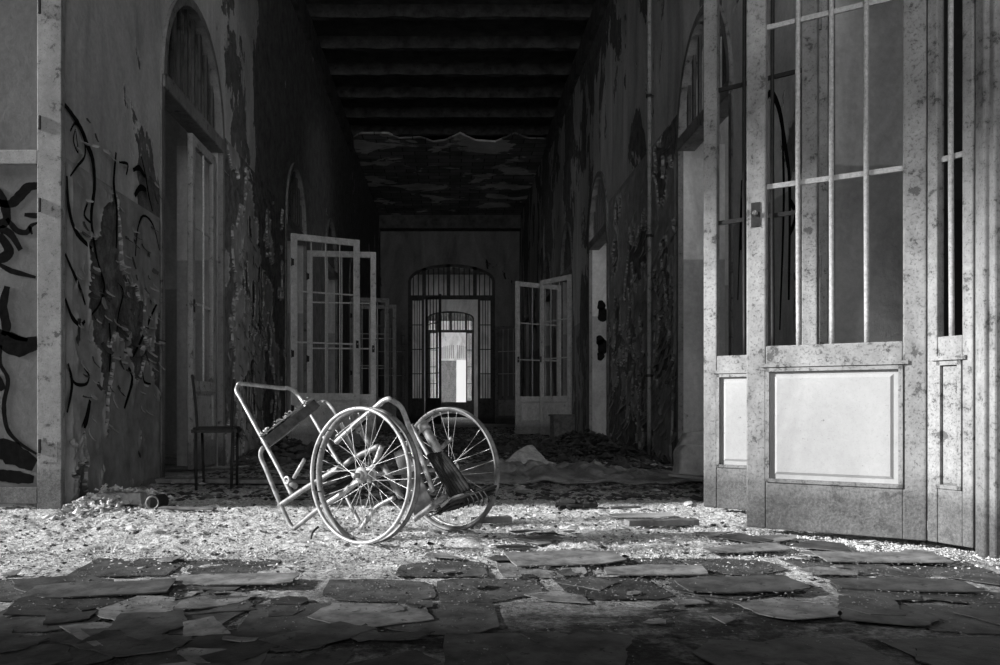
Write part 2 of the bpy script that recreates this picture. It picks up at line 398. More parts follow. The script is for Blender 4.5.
# ------------------------------------------------------------------ glazed door leaves
def leaf(label, hinge, free, H=2.93, rail=.80, sw=.085, cols=4, barmat='bar', mat='white', pmat='panel', plate=True, z0=.03, group='glazed door leaves along the corridor', th=.045, hinges=True, mould=True, base=.22):
    hx, hy = hinge; fx, fy = free; W = math.hypot(fx-hx, fy-hy); rz = math.atan2(fy-hy, fx-hx)
    root = tag(empty('door_leaf', (hx, hy, z0), rz), label, 'door', group); H -= z0; rail -= z0
    h = th/2
    for a in (0, W-sw):
        bm = newbm(); box(bm, a, a+sw, -h, h, 0, H); obj('stile', bm, mat, root, bev=.006)
    for nm, a, b in (('bottom_rail', 0, base), ('lock_rail', rail-.1, rail), ('top_rail', H-.09, H)):
        bm = newbm(); box(bm, sw, W-sw, -h+.002, h-.002, a, b); obj(nm, bm, mat, root, bev=.005)
    # fielded panel with mouldings on both faces
    bm = newbm(); box(bm, sw-.005, W-sw+.005, -.010, .010, base-.005, rail-.095)
    x0, x1, za, zb = sw, W-sw, base, rail-.1
    k = min(.035, (x1-x0)*.12)
    for s in (-1, 1):
        c = [(x0+k, za+k), (x1-k, za+k), (x1-k, zb-k), (x0+k, zb-k)]; d = [(x0+k+.012, za+k+.012), (x1-k-.012, za+k+.012), (x1-k-.012, zb-k-.012), (x0+k+.012, zb-k-.012)]
        lo = [bm.verts.new((x, s*.010, z)) for x, z in c]; hi = [bm.verts.new((x, s*.018, z)) for x, z in d]
        for i in range(4): bm.faces.new((lo[i], lo[(i+1) % 4], hi[(i+1) % 4], hi[i]))
        bm.faces.new(hi)
    pn = obj('panel', bm, pmat, root)
    if mould:
        bm = newbm()
        for s in (-1, 1):
            for (a, b, c, d) in ((x0, x1, zb-.016, zb), (x0, x1, za, za+.016), (x0, x0+.016, za, zb), (x1-.016, x1, za, zb)):
                box(bm, a, b, min(s*.008, s*(h+.006)), max(s*.008, s*(h+.006)), c, d)
            box(bm, x0-.02, x1+.02, min(s*h, s*(h+.01)), max(s*h, s*(h+.01)), zb+.004, zb+.02)
        obj('moulding', bm, mat, pn)
    zt = H-.09; r_ = .0075
    for i in (1, 2):
        z = rail+(zt-rail)*i/3
        bm = newbm(); box(bm, sw, W-sw, -.012, .0, z-.011, z+.011); obj('glazing_bar', bm, barmat, root)
    for i in range(1, cols):
        x = sw+(W-2*sw)*i/cols
        bm = newbm(); tube(bm, [Vector((x, .008, rail-.01)), Vector((x+.003, .01, (rail+zt)/2)), Vector((x, .008, zt+.01))], r_+.003, 8); obj('upright_bar', bm, barmat, root, smooth=True)
    if plate:
        bm = newbm(); px = W-sw/2
        for s in (-1, 1):
            prism(bm, [(px-.02, 1.36), (px+.02, 1.36), (px+.02, 1.47), (px-.02, 1.47)], .004, Matrix.Rotation(math.pi/2, 4, 'X') @ Matrix.Translation((0, 0, s*(h+.003)-.002)))
        pl = obj('lock_plate', bm, 'iron', root)
        for s in (-1, 1):
            bm = newbm(); tube(bm, [Vector((px, s*h, 1.42)), Vector((px, s*(h+.022), 1.42))], .011, 12, False)
            obj('knob', bm, 'jamb', pl, smooth=True)
    if hinges:
        for z in (.45, 1.2, 2.45):
            bm = newbm(); tube(bm, [Vector((0, -h-.004, z)), Vector((0, -h-.004, z+.11))], .009, 8, False); box(bm, 0, .035, -h-.003, -h, z+.01, z+.1); obj('hinge', bm, 'iron' if mat != 'white' else 'jamb', root)
    return root
g = 'glazed door leaves of the near right doorway'
leaf('large pale glazed door leaf nearest the camera with big lit lower panel', (1.955, 3.485), (1.36, 3.885), rail=.85, sw=.085, group=g, base=.21, H=3.1)
leaf('narrow folding door panel beside the nearest leaf, against the right wall', (2.045, 3.3), (1.967, 3.478), rail=.86, sw=.045, cols=2, plate=False, group=g, mat='white2', pmat='white2', H=3.1)
leaf('pale glazed door leaf standing just behind the nearest right leaf, its edge lit', (1.85, 4.27), (1.395, 4.65), rail=.85, sw=.075, plate=False, group=g, H=3.1, barmat='iron', cols=3)
leaf('narrow folding door panel hinged on far jamb behind the two big right leaves', (2.16, 4.88), (1.90, 4.33), rail=.85, sw=.055, cols=2, plate=False, group=g, mat='jamb', pmat='jamb', H=3.1, barmat='iron')
bm = newbm(); box(bm, 2.05, 2.22, 3.2, 3.32, 0, 5.2); box(bm, 2.03, 2.07, 3.23, 3.29, 0, 5.2); tag(obj('trim_4', bm, 'jamb', bev=.008), kind='structure')
bm = newbm(); box(bm, 2.12, 2.2, 2.9, 3.2, 0, 5.2); tag(obj('trim_5', bm, 'farpaint', bev=.008), kind='structure')
leaf('closed half leaf of the first left doorway behind the black chair', (-2.24, 8.05), (-2.24, 7.32), sw=.09, cols=2, mat='jamb', pmat='jamb')
leaf('tallest open glazed leaf on the left wall behind the wheelchair', (-2.17, 11.6), (-1.29, 12.1), rail=.75, mat='pleaf', pmat='pleaf')
D_ = 13.05; leaf('second open glazed leaf on the left, seen through the tallest one', (-2.17, 12.9), ((376-CX)/F*D_, D_), rail=.75, mat='pleaf', pmat='pleaf')
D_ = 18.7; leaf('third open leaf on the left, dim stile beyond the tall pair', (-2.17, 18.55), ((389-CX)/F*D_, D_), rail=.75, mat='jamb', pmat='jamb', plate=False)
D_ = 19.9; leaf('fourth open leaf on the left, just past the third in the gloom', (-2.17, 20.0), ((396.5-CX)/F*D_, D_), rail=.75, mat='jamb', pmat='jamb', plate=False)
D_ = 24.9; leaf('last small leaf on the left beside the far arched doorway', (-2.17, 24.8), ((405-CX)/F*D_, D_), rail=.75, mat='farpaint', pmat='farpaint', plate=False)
leaf('open glazed leaf on the right wall, swung back behind the dark box', (2.17, 15.25), (1.71, 16.04), rail=.75, mat='pleaf', pmat='pleaf', cols=3)
leaf('open glazed leaf on the right standing nearest the corridor middle', (2.17, 16.7), (1.245, 16.1), rail=.75, mat='pleaf', pmat='pleaf', cols=3)
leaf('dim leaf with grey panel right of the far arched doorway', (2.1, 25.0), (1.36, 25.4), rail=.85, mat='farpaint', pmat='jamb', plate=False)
# leaf swung flat over the graffiti wall at the left edge of the picture
LX0, LX1, LY = -3.05, -A+.02, 4.79
root = tag(empty('door_leaf', (LX1, LY, 0)), 'pale door leaf with graffiti panels folded flat at the left edge', 'door')
zr = lambda py: H0+(405-py)/F*LY
def lb(x0, x1, z0, z1, nm, mat='jamb', y0=-.025, y1=.025, par=None):
    bm = newbm(); box(bm, x0-LX1, x1-LX1, y0, y1, z0, z1); return obj(nm, bm, mat, par or root, bev=.004)
lb(LX1-.135, LX1, .0, 3.6, 'stile'); lb(LX0, LX0+.12, 0, 3.6, 'stile')
lb(LX0+.12, LX1-.135, .03, zr(487), 'bottom_rail'); lb(LX0+.12, LX1-.135, zr(165), zr(151), 'lock_rail'); lb(LX0+.12, LX1-.135, 3.5, 3.6, 'top_rail')
lp = lb(LX0+.115, LX1-.13, zr(489), zr(163), 'panel', 'leafboard', -.008, .012)
lb(LX0+.115, LX1-.13, zr(153), 3.52, 'panel', 'leafboard', -.006, .012)
for py in (8, 123, 205, 445):
    lb(LX1-.128, LX1-.112, zr(py+8), zr(py-6), 'hinge', 'iron', -.034, -.02)
lb(LX1-.13, LX1-.02, zr(462), zr(441), 'patch', 'jamb', -.027, -.024)

# ------------------------------------------------------------------ graffiti
def ribbon(bm, pts, w, nrm, th=.0015):
    pts = smoothpts([Vector(p) for p in pts], 5); n = len(pts); L = []
    for i, p in enumerate(pts):
        t = (pts[min(i+1, n-1)]-pts[max(i-1, 0)]).normalized(); s = t.cross(nrm).normalized()
        k = w/2*(.55+.45*math.sin(math.pi*min(1, max(.08, i/(n-1)))))*(1+.25*noise.noise(p*30))
        L.append([bm.verts.new(p+s*k), bm.verts.new(p+s*k+nrm*th), bm.verts.new(p-s*k+nrm*th), bm.verts.new(p-s*k)])
    for i in range(n-1):
        for q in range(4): bm.faces.new((L[i][q], L[i][(q+1) % 4], L[i+1][(q+1) % 4], L[i+1][q]))
    bm.faces.new(L[0]); bm.faces.new(L[-1][::-1])
def onwall(px, py): D = F*A/(CX-px); return Vector((-A, D, H0+(CY-py)/F*D))
def z2(l): return [(x*.391, y*.391) for x, y in l]
def z3(l): return [(x*.4058, 250+y*.406) for x, y in l]
strokes = [
 (z2([(152, 262), (175, 290), (200, 330), (215, 370), (230, 410), (234, 480), (226, 560), (240, 660)]), .045),
 (z2([(172, 335), (185, 315), (203, 335), (210, 395), (190, 425), (172, 450)]), .02), (z2([(185, 330), (180, 360), (192, 390), (186, 335)]), .012),
 (z2([(163, 450), (168, 530), (188, 595), (232, 640)]), .035), (z2([(216, 520), (208, 550), (225, 570)]), .02),
 (z2([(290, 390), (284, 470), (292, 540), (290, 635)]), .035), (z2([(298, 415), (320, 420), (316, 447)]), .02),
 (z2([(355, 400), (366, 450), (374, 500), (384, 540)]), .02), (z2([(334, 435), (350, 430), (364, 452)]), .04), (z2([(338, 500), (352, 480), (368, 486)]), .045),
 (z2([(340, 655), (345, 590), (360, 552), (385, 575), (402, 640)]), .018),
 (z3([(153, 10), (175, 60), (192, 100), (203, 135)]), .03), (z3([(226, 0), (240, 50), (250, 90), (240, 130), (218, 160)]), .025),
 (z3([(153, 120), (170, 165), (190, 185), (202, 175)]), .03), (z3([(200, 290), (212, 310), (205, 330), (180, 330), (165, 310)]), .02),
 (z3([(285, 80), (297, 105), (285, 160), (280, 220)]), .018), (z3([(382, 130), (365, 165), (345, 215), (320, 265)]), .03), (z3([(262, 180), (266, 240), (262, 300)]), .03),
 (z3([(310, 290), (320, 320), (300, 390)]), .04), (z3([(215, 370), (205, 420), (190, 450)]), .05), (z3([(160, 280), (170, 330), (158, 400)]), .03), (z3([(345, 300), (350, 325), (366, 330)]), .02),
]
bm = newbm()
for pts, w in strokes: ribbon(bm, [onwall(*p)+Vector((.017, 0, 0)) for p in pts], w, Vector((1, 0, 0)))
obj('graffiti', bm, 'black', wl)
def onleaf(px, py): return Vector(((px-CX)/F*LY-LX1, -.0095, zr(py)))
bm = newbm()
for pts, w in [(z2([(0, 520), (30, 522), (55, 500), (75, 480), (100, 476)]), .06), (z2([(65, 550), (85, 552), (104, 553)]), .03), (z2([(20, 560), (45, 590), (70, 595), (80, 580)]), .035),
    (z2([(0, 600), (25, 640), (10, 660), (-20, 660)]), .06), (z2([(84, 600), (80, 580), (100, 570)]), .02), (z2([(-20, 480), (5, 500), (20, 560), (0, 580), (30, 600), (55, 640)]), .05),
    (z3([(-10, 30), (25, 50), (40, 55), (90, 68)]), .03), (z3([(20, 90), (10, 140), (18, 190), (10, 210)]), .05), (z3([(-20, 205), (20, 225), (50, 238), (96, 228)]), .12), (z3([(20, 205), (40, 215), (70, 222)]), .03),
    (z3([(5, 235), (3, 280), (22, 320), (12, 380), (20, 440), (50, 475), (92, 502)]), .025), (z3([(-30, 300), (-5, 320), (10, 345)]), .05),
    (z3([(-30, 500), (10, 490), (40, 505), (88, 530)]), .13), (z3([(-30, 550), (10, 555), (50, 560), (85, 565)]), .07)]:
    ribbon(bm, [onleaf(*p) for p in pts], w, Vector((0, -1, 0)))
obj('graffiti', bm, 'black', lp)
# marks on the right wall, and on the bright wall inside the second right doorway
def onr(px, py, X=A): D = F*X/(px-CX); return Vector((X, D, H0+(CY-py)/F*D))
bm = newbm()
for pts, w in [([(741, 250), (744, 190), (766, 100), (778, 105), (786, 150), (790, 190), (789, 300)], .05), ([(782, 120), (784, 200), (780, 330)], .035), ([(742, 180), (738, 300)], .04), ([(790, 200), (796, 215), (790, 235)], .05)]:
    ribbon(bm, [onr(*p)-Vector((.001, 0, 0)) for p in pts], w, Vector((-1, 0, 0)))
obj('graffiti', bm, 'black', wr)
# lifted skins of paint standing proud of the bare plaster
def skin(name, parent, sgn, y0, y1, z0, z1, cover, seed, step=.013):
    ny_, nz_ = int((y1-y0)/step), int((z1-z0)/step); bm = newbm(); V = []; K = []
    for j in range(nz_+1):
        row = []; kr = []
        for i in range(ny_+1):
            y = y0+(y1-y0)*i/ny_; z = z0+(z1-z0)*j/nz_
            q = Vector((y*2.1+seed, z*1.1, seed)); n1 = noise.fractal(q, 1.0, 2.1, 6)
            n2 = noise.fractal(Vector((y*6+seed, z*3, 4)), .8, 2.1, 4)
            k = n1+.35*n2+cover(y, z)
            e = min(1, i/4, (ny_-i)/4, j/4, (nz_-j)/4)
            if k > 0: h_ = .014+.022*math.exp(-k*9)*(.5+.5*noise.noise(Vector((y*9, z*9, 1))))*1.5+.004*n2
            else: h_ = .002+.006*noise.noise(Vector((y*22, z*22, 2)))+.005*noise.noise(Vector((y*50, z*50, 3)))
            row.append(bm.verts.new((sgn*(A-max(.0005, h_*max(0, e))), y, z))); kr.append(k)
        V.append(row); K.append(kr)
    for j in range(nz_):
        for i in range(ny_):
            f = bm.faces.new((V[j][i], V[j][i+1], V[j+1][i+1], V[j+1][i])); m4 = (K[j][i]+K[j][i+1]+K[j+1][i]+K[j+1][i+1])/4
            f.material_index = 0 if m4 > 0 else 1
            if .0 < m4 < .02: f.material_index = 2
    o = obj(name, bm, 'skin', parent); o.data.materials.append(M['bare']); o.data.materials.append(M['flake']); return o
skin('paint_skin', wl, -1, 4.87, 6.44, .0, 2.0, lambda y, z: .26+.5*max(0, z-1.25)-.3*math.exp(-((z-1.0)/.45)**2)-.0*y, 3)
skin('paint_skin', wl, -1, 8.25, 11.3, .0, 3.2, lambda y, z: -.12+.25*math.exp(-((y-9.3)/.5)**2)-.1*(z > 2.4), 11, .02)
skin('paint_skin', wr, 1, 8.2, 11.75, .0, 3.4, lambda y, z: .12-.3*max(0, 1-z/1.3)+.1*(z-1.7), 21, .02)
# curled paint flakes on the near left wall
r = random.Random(5)
for nm, mat, cnt in (('peeling_paint', 'skin', 70), ('torn_paint', 'flaked', 60)):
    vs, fs = [], []
    for i in range(cnt):
        y = r.uniform(4.95, 6.42); z = r.choice([r.uniform(.35, 2.3), r.gauss(1.15, .3)])
        if z < .1 or z > 2.6: continue
        w = r.uniform(.006, .032); h = r.uniform(.015, .08)*r.uniform(.6, 1.4); cu = r.uniform(.006, .035); tl = r.uniform(-1.2, 1.2)
        b = len(vs); k = 5
        for a in range(k+1):
            t = a/k; wob = 1-.6*abs(t-.4)
            off = cu*(t*t)*1.6; zz = (t-.5)*h
            for q in (-1, 1):
                dy = q*w*wob*(1+r.uniform(-.2, .2)); vs.append((-A+.016+off, y+dy*math.cos(tl)-zz*math.sin(tl), z-zz*math.cos(tl)-dy*math.sin(tl)*.6))
        for a in range(k): fs.append((b+2*a, b+2*a+1, b+2*a+3, b+2*a+2))
    o = stuffmesh(nm, vs, fs, mat, parent=wl); sm = o.modifiers.new('s', 'SOLIDIFY'); sm.thickness = .003
# blind arched niche with flaking plaster between the first two left doorways
bm = newbm(); k = 20; yA, yB = 8.75, 9.9; prev = None
cs = [(yA, 0), (yA, 2.1)]+[((yA+yB)/2-(yB-yA)/2*math.cos(math.pi*i/k), 2.1+.55*math.sin(math.pi*i/k)) for i in range(1, k)]+[(yB, 2.1), (yB, 0)]
a = [bm.verts.new((-A+.012+.006*noise.noise((y*5, z*5, 0)), y, z)) for y, z in cs]; b = [bm.verts.new((-A-.01, y, z)) for y, z in cs]
bm.faces.new(a); m_ = len(cs)
for i in range(m_): bm.faces.new((a[i], a[(i+1) % m_], b[(i+1) % m_], b[i]))
obj('blind_arch', bm, 'niche', wl)
vs, fs = [], []
for i in range(260):
    side = r.choice([0, 1]); 
    if side: y = r.uniform(8.8, 9.9); z = r.uniform(.2, 2.4); X = -A+.014; s = 1
    else: y = r.uniform(8.3, 11.2); z = r.uniform(.2, 5); X = -A+.002; s = 1
    w = r.uniform(.01, .05); h = r.uniform(.03, .14); cu = r.uniform(.01, .04); b = len(vs)
    for a_ in range(5):
        t = a_/4
        for q in (-1, 1): vs.append((X+cu*t*t, y+q*w*(1-.6*abs(t-.4)), z-(t-.5)*h))
    for a_ in range(4): fs.append((b+2*a_, b+2*a_+1, b+2*a_+3, b+2*a_+2))
stuffmesh('peeling_paint', vs, fs, 'wall_l', parent=wl)
vs, fs = [], []
for i in range(420):
    y = r.choice([r.uniform(8.25, 11.7), r.uniform(8.25, 9.6)]); z = abs(r.gauss(1.2, .8))+.1; 
    w = r.uniform(.015, .07); h = r.uniform(.04, .2); cu = r.uniform(.01, .07); b = len(vs)
    for a_ in range(5):
        t = a_/4
        for q in (-1, 1): vs.append((A-.003-cu*t*t, y+q*w*(1-.6*abs(t-.4)), z-(t-.5)*h))
    for a_ in range(4): fs.append((b+2*a_, b+2*a_+1, b+2*a_+3, b+2*a_+2))
stuffmesh('peeling_paint', vs, fs, 'wall_r', parent=wr)

# pipe on the right wall
root = tag(empty('drain_pipe', (A-.065, 9.12, 0)), 'thin vertical pipe fixed to the right wall between two doorways', 'pipe')
bm = newbm(); tube(bm, [Vector((0, 0, .05)), Vector((.004, 0, 3.4)), Vector((0, 0, 6.8))], .024, 10); obj('pipe', bm, 'jamb', root, smooth=True)
for z in (.9, 2.4, 3.9, 5.4):
    bm = newbm(); tube(bm, [Vector((0, 0, z-.015)), Vector((0, 0, z+.015))], .033, 10, False); box(bm, 0, .05, -.01, .01, z-.012, z+.012); obj('bracket', bm, 'iron', root)

# ------------------------------------------------------------------ far arched glazed doorway
def arch_screen(n, Y, xL, xR, sp, ri, zbar, uprights, mat, barmat, doors):
    root = tag(empty('door_%d' % n, ((xL+xR)/2, Y, 0)), kind='structure')
    cx = (xL+xR)/2; hw = (xR-xL)/2
    az = lambda x: sp+ri*math.sqrt(max(0, 1-((x-cx)/hw)**2))
    bm = newbm()
    w = .09
    box(bm, -hw, -hw+w, -.05, .05, 0, sp); box(bm, hw-w, hw, -.05, .05, 0, sp); box(bm, -hw, hw, -.06, .06, zbar-.06, zbar+.06)
    prev = None
    for i in range(25):
        t = math.pi*i/24; q = []
        for d in (0, -w):
            for y in (-.05, .05): q.append(bm.verts.new((-(hw+d)*math.cos(t), y, sp+(ri+d)*math.sin(t))))
        if prev:
            for a, b in ((0, 1), (1, 3), (3, 2), (2, 0)): bm.faces.new((prev[a], prev[b], q[b], q[a]))
        prev = q
    for x in uprights: box(bm, x-cx-.06, x-cx+.06, -.05, .05, zbar, az(x))
    obj('arch_frame', bm, mat, root)
    bm = newbm(); k = 17
    for i in range(1, k):
        x = -hw+2*hw*i/k; box(bm, x-.016, x+.016, -.01, .01, zbar, az(x+cx)-.03)
    obj('fanlight_bars', bm, barmat, root)
    for (x0, x1, y0, y1, nm) in doors:   # fixed lights and leaves: two plan points each
        W = math.hypot(x1-x0, y1-y0); e = obj(nm, newbm(), mat, root) if False else None
        mt = Matrix.Translation((x0-cx, y0-Y, 0)) @ Matrix.Rotation(math.atan2(y1-y0, x1-x0), 4, 'Z')
        bm = newbm(); s = .075
        for a, b, c, d in ((0, s, 0, zbar), (W-s, W, 0, zbar), (s, W-s, 0, .12), (s, W-s, .68, .8), (s, W-s, zbar-.1, zbar-.04)): box(bm, a, b, -.025, .025, c, d, mt)
        box(bm, s, W-s, -.01, .01, .12, .68, mt)
        o = obj(nm, bm, mat, root)
        bm = newbm()
        for i in range(1, 4): x = s+(W-2*s)*i/4; box(bm, x-.012, x+.012, -.01, .01, .8, zbar-.1, mt)
        for i in (1, 2, 3): z = .8+(zbar-.9)*i/4; box(bm, s, W-s, -.012, .012, z-.014, z+.014, mt)
        obj('bars', bm, barmat, o)
    return root
X = lambda px, s: (px-CX)/s
zb1 = H0+(405-297)/sF
arch_screen(20, FW+.1, ex0, ex1, spF, riF, zb1, [X(424, sF), X(448.5, sF), X(475, sF)], 'darkpaint', 'iron',
    [(X(410, sF), X(424, sF), FW+.1, FW+.1, 'side_light'), (X(478, sF), X(493, sF), FW+.1, FW+.1, 'side_light'), (X(426, sF), X(441, sF), FW, FW-.75, 'leaf')])
zb2 = H0+(405-331)/s2
arch_screen(21, W2+.1, gx0, gx1, sp2, ri2, zb2, [X(438, s2), X(451, s2), X(466, s2)], 'darkpaint', 'iron',
    [(X(428.5, s2), X(438, s2), W2+.1, W2+.1, 'side_light'), (X(466, s2), X(473, s2), W2+.1, W2+.1, 'side_light')])
# lower panelled gate of the second doorway
bm = newbm(); box(bm, X(438, s2), X(466, s2), W2+.08, W2+.13, 0, .72); box(bm, X(438, s2)+.08, X(466, s2)-.08, W2+.06, W2+.15, .15, .6)
tag(obj('low_door', bm, 'darkpaint'), 'low dark panel across the second arched doorway at corridor end', 'door')
# louvred fanlight on the bright end wall
cx = X(454.5, s3); hw = 14.5/s3
bm = newbm(); zb = H0+(405-360)/s3; zt = H0+(405-350)/s3; ri = (350-341)/s3; pts = [(-hw, 0)]+[(-hw*math.cos(math.pi*i/16), zt-zb+ri*math.sin(math.pi*i/16)) for i in range(17)]+[(hw, 0)]
prism(bm, pts, .06, Matrix.Translation((cx, W3-.02, zb)) @ Matrix.Rotation(math.pi/2, 4, 'X'))
fl = tag(obj('fanlight', bm, 'pale'), 'white louvred fan light over the brightly lit end door', 'window')
bm = newbm()
for i in range(14):
    if i == 7: continue
    x = -hw+.15+(2*hw-.3)*i/13; box(bm, cx+x-.03, cx+x+.03, W3-.1, W3-.081, zb+.1, zt+ri*.55*math.sqrt(max(0, 1-(x/hw)**2)))
obj('louvre', bm, 'jamb', fl)
bm = newbm(); box(bm, cx-hw, X(456, s3), W3-.05, W3-.01, 0, zb-.05); 
for a in (.25, 1.2, 2.2): box(bm, cx-hw+.15, X(456, s3)-.12, W3-.08, W3-.05, a, a+.8)
tag(obj('panel_door', bm, 'frame'), 'closed pale panelled leaf beside the glowing end doorway', 'door')

# ------------------------------------------------------------------ wheelchair
u = Vector((-.79, .61, 0)).normalized(); nv = Vector((.61, .79, 0)).normalized()
c1 = P(366, 476, 3.56); c1.z = .292
c2 = P(449.5, 470.5, 3.90); c2.z = .292
wc = tag(empty('wheelchair', (-.2, 3.7, 0)), 'rusty wrecked wheelchair with bare spoked wheels tipped over in sunlight', 'wheelchair')
off = Vector((-.2, 3.7, 0))
def part(name, bm, mat, parent=wc, smooth=True):
    bmesh.ops.translate(bm, verts=bm.verts, vec=-off); return obj(name, bm, mat, parent, smooth)
def wheel(c, ax, R, hand, seed, label):
    rr = random.Random(seed); ax = ax.normalized(); a = ax.cross(Vector((0, 0, 1))).normalized(); b = a.cross(ax).normalized()
    def ring(R_, o, k, prof):
        bm = newbm(); L = []
        for i in range(k):
            t = 2*math.pi*i/k; d = a*math.cos(t)+b*math.sin(t)
            L.append([bm.verts.new(c+d*(R_+pr)+ax*(o+po)) for pr, po in prof])
        for i in range(k):
            for q in range(len(prof)): bm.faces.new((L[i][q], L[i][(q+1) % len(prof)], L[(i+1) % k][(q+1) % len(prof)], L[(i+1) % k][q]))
        return bm
    prof = [(0, -.014), (-.004, -.015), (-.014, -.009), (-.018, 0), (-.014, .009), (-.004, .015), (0, .014), (-.006, .009), (-.012, 0), (-.006, -.009)]
    w = part('wheel', ring(R, 0, 96, prof), 'rim'); tag(w, label)
    cp = [(.0085*math.cos(q*math.pi/4), .0085*math.sin(q*math.pi/4)) for q in range(8)]
    part('hand_rim', ring(R-.008 if hand < 0 else R-.02, hand, 96, cp), 'chrome', w)
    for i in range(6):
        t = 2*math.pi*(i+.3)/6; d = a*math.cos(t)+b*math.sin(t)
        bm = newbm(); tube(bm, [c+d*(R-.012), c+d*(R-.012 if hand < 0 else R-.02)+ax*hand], .004, 6, False); part('rim_bracket', bm, 'rim', w)
    bm = newbm(); tube(bm, [c-ax*.045, c-ax*.04, c+ax*.04, c+ax*.045], [.02, .02, .02, .02], 14, False)
    for s in (-1, 1): tube(bm, [c+ax*s*.026, c+ax*s*.031], .034, 16, False)
    tube(bm, [c-ax*.075, c-ax*.045], .012, 6, False); part('hub', bm, 'chrome', w)
    nS = 32
    for i in range(nS):
        s = 1 if i % 2 else -1; t = 2*math.pi*i/nS; t2 = t+(.75 if (i//2) % 2 else -.75)
        if rr.random() < .06: continue
        p0 = c+(a*math.cos(t2)+b*math.sin(t2))*.031+ax*s*.028; p1 = c+(a*math.cos(t)+b*math.sin(t))*(R-.016)
        mid = (p0+p1)/2+Vector((rr.uniform(-1, 1), rr.uniform(-1, 1), rr.uniform(-1, 1)))*.004
        bm = newbm(); tube(bm, [p0, mid, p1], .0013, 6); part('spoke', bm, 'spoke', w)
    return w
wheel(c1, Vector((.61, .79, -.03)), .286, -.045, 1, 'near wheel with its push rim')
wheel(c2, Vector((.66, .75, .03)),   .284, .022, 2, 'far wheel, thin bright rim')
def pl(p0):
    def f(zx, zy, o=0):
        px, py = 220+zx*.29, 370+zy*.29; d = Vector(((px-CX)/F, 1, (CY-py)/F)); q = p0+nv*o
        cam = Vector((0, 0, H0)); t = (q-cam).dot(nv)/d.dot(nv); v = cam+d*t; v.z = max(v.z, .012); return v
    return f
NP = pl(c1+nv*.07); FP = pl(c2-nv*.06)
def T(name, pts, r, mat='steel', sm=True, parent=wc, seg=12):
    bm = newbm(); tube(bm, pts, r, seg, sm); return part(name, bm, mat, parent)
def quadslab(name, a, b, c, d, th, mat, parent=wc, ridges=0):
    n_ = (b-a).cross(d-a).normalized(); bm = newbm(); K = 14; L = []
    for i in range(K+1):
        row = []
        for j in range(5):
            s, t = i/K, j/4; p = a*(1-s)*(1-t)+b*s*(1-t)+c*s*t+d*(1-s)*t
            w_ = .004*noise.noise(p*25); row.append((p+n_*(th/2+w_), p-n_*(th/2-w_)))
        L.append([(bm.verts.new(x), bm.verts.new(y)) for x, y in row])
    for i in range(K):
        for j in range(4):
            bm.faces.new((L[i][j][0], L[i+1][j][0], L[i+1][j+1][0], L[i][j+1][0])); bm.faces.new((L[i][j][1], L[i][j+1][1], L[i+1][j+1][1], L[i+1][j][1]))
    for i in range(K):
        for j in (0, 4): bm.faces.new((L[i][j][0], L[i][j][1], L[i+1][j][1], L[i+1][j][0]))
    for j in range(4):
        for i in (0, K): bm.faces.new((L[i][j][0], L[i][j+1][0], L[i][j+1][1], L[i][j][1]))
    return part(name, bm, mat, parent, False)
# back frame U (push handle): near leg, top bar, far leg
T('push_handle', [NP(248, 432), NP(200, 335), NP(140, 225), NP(75, 105), NP(58, 75), NP(62, 55, .02), NP(80, 48, .05), FP(205, 62, -.1), FP(240, 64, -.05), FP(268, 85), FP(300, 130), FP(350, 215), FP(412, 320)], .0105, 'chrome')
# seat frame U
T('frame_tube', [NP(256, 574), NP(240, 530), NP(205, 455), NP(160, 345), NP(141, 300), NP(146, 272, .01), NP(168, 260, .05), NP(240, 205, .2), FP(318, 135, -.06), FP(350, 112), FP(378, 120), FP(405, 160), FP(440, 235), FP(470, 290), FP(520, 390)], .0115)
T('frame_tube', [NP(256, 574), NP(290, 520), NP(335, 483), NP(400, 440), NP(485, 372)], .011)
T('frame_tube', [NP(205, 468), NP(300, 405), NP(400, 345), NP(470, 300), NP(550, 262)], .0125)
T('frame_tube', [NP(345, 400), NP(430, 372), NP(500, 330), NP(560, 318)], .012, 'hide')
T('frame_tube', [NP(355, 468), NP(430, 420), NP(520, 345), NP(558, 262)], .012, 'chrome')
T('axle', [c1, c1+(c2-c1)*.5, c2], .009, 'chrome')
# arm loops
T('armrest', [NP(400, 250), NP(430, 222), NP(500, 160), NP(545, 122), NP(570, 103), FP(590, 103, -.35), FP(625, 130, -.3), FP(650, 190, -.25), FP(690, 290, -.2), FP(735, 420, -.2)], .0115, 'chrome')
T('armrest', [NP(405, 232, .04), NP(470, 182, .06), NP(530, 135, .09), NP(560, 108, .12)], .013)
T('arm_pad', [NP(402, 244, .02), NP(445, 208, .03), NP(500, 172, .04)], .017, 'hide')
# upright side posts and fittings
T('side_post', [NP(478, 195, .03), NP(520, 262, .03), NP(560, 325, .03), NP(625, 440, .03)], .014, 'steel')
quadslab('seat_sling', NP(345, 385, .03), NP(500, 300, .03), NP(508, 322, .03), NP(352, 412, .03), .012, 'hide')
quadslab('seat_sling', NP(355, 432, .06), NP(470, 355, .06), NP(478, 372, .06), NP(362, 452, .06), .012, 'hide')
T('post_cap', [NP(476, 192, .03), NP(486, 212, .03)], .02, 'steel', False)
T('side_post', [FP(700, 190, -.1), FP(730, 240, -.1), FP(770, 310, -.1)], .021, 'steel')
T('post_cap', [FP(697, 186, -.1), FP(712, 208, -.1)], .0245, 'chrome', False)
T('side_post', [FP(660, 190), FP(705, 270), FP(760, 370)], .010, 'chrome')
T('side_post', [FP(800, 235, -.05), FP(770, 262, -.05), FP(700, 330, -.15), FP(600, 410, -.3)], .010, 'steel')
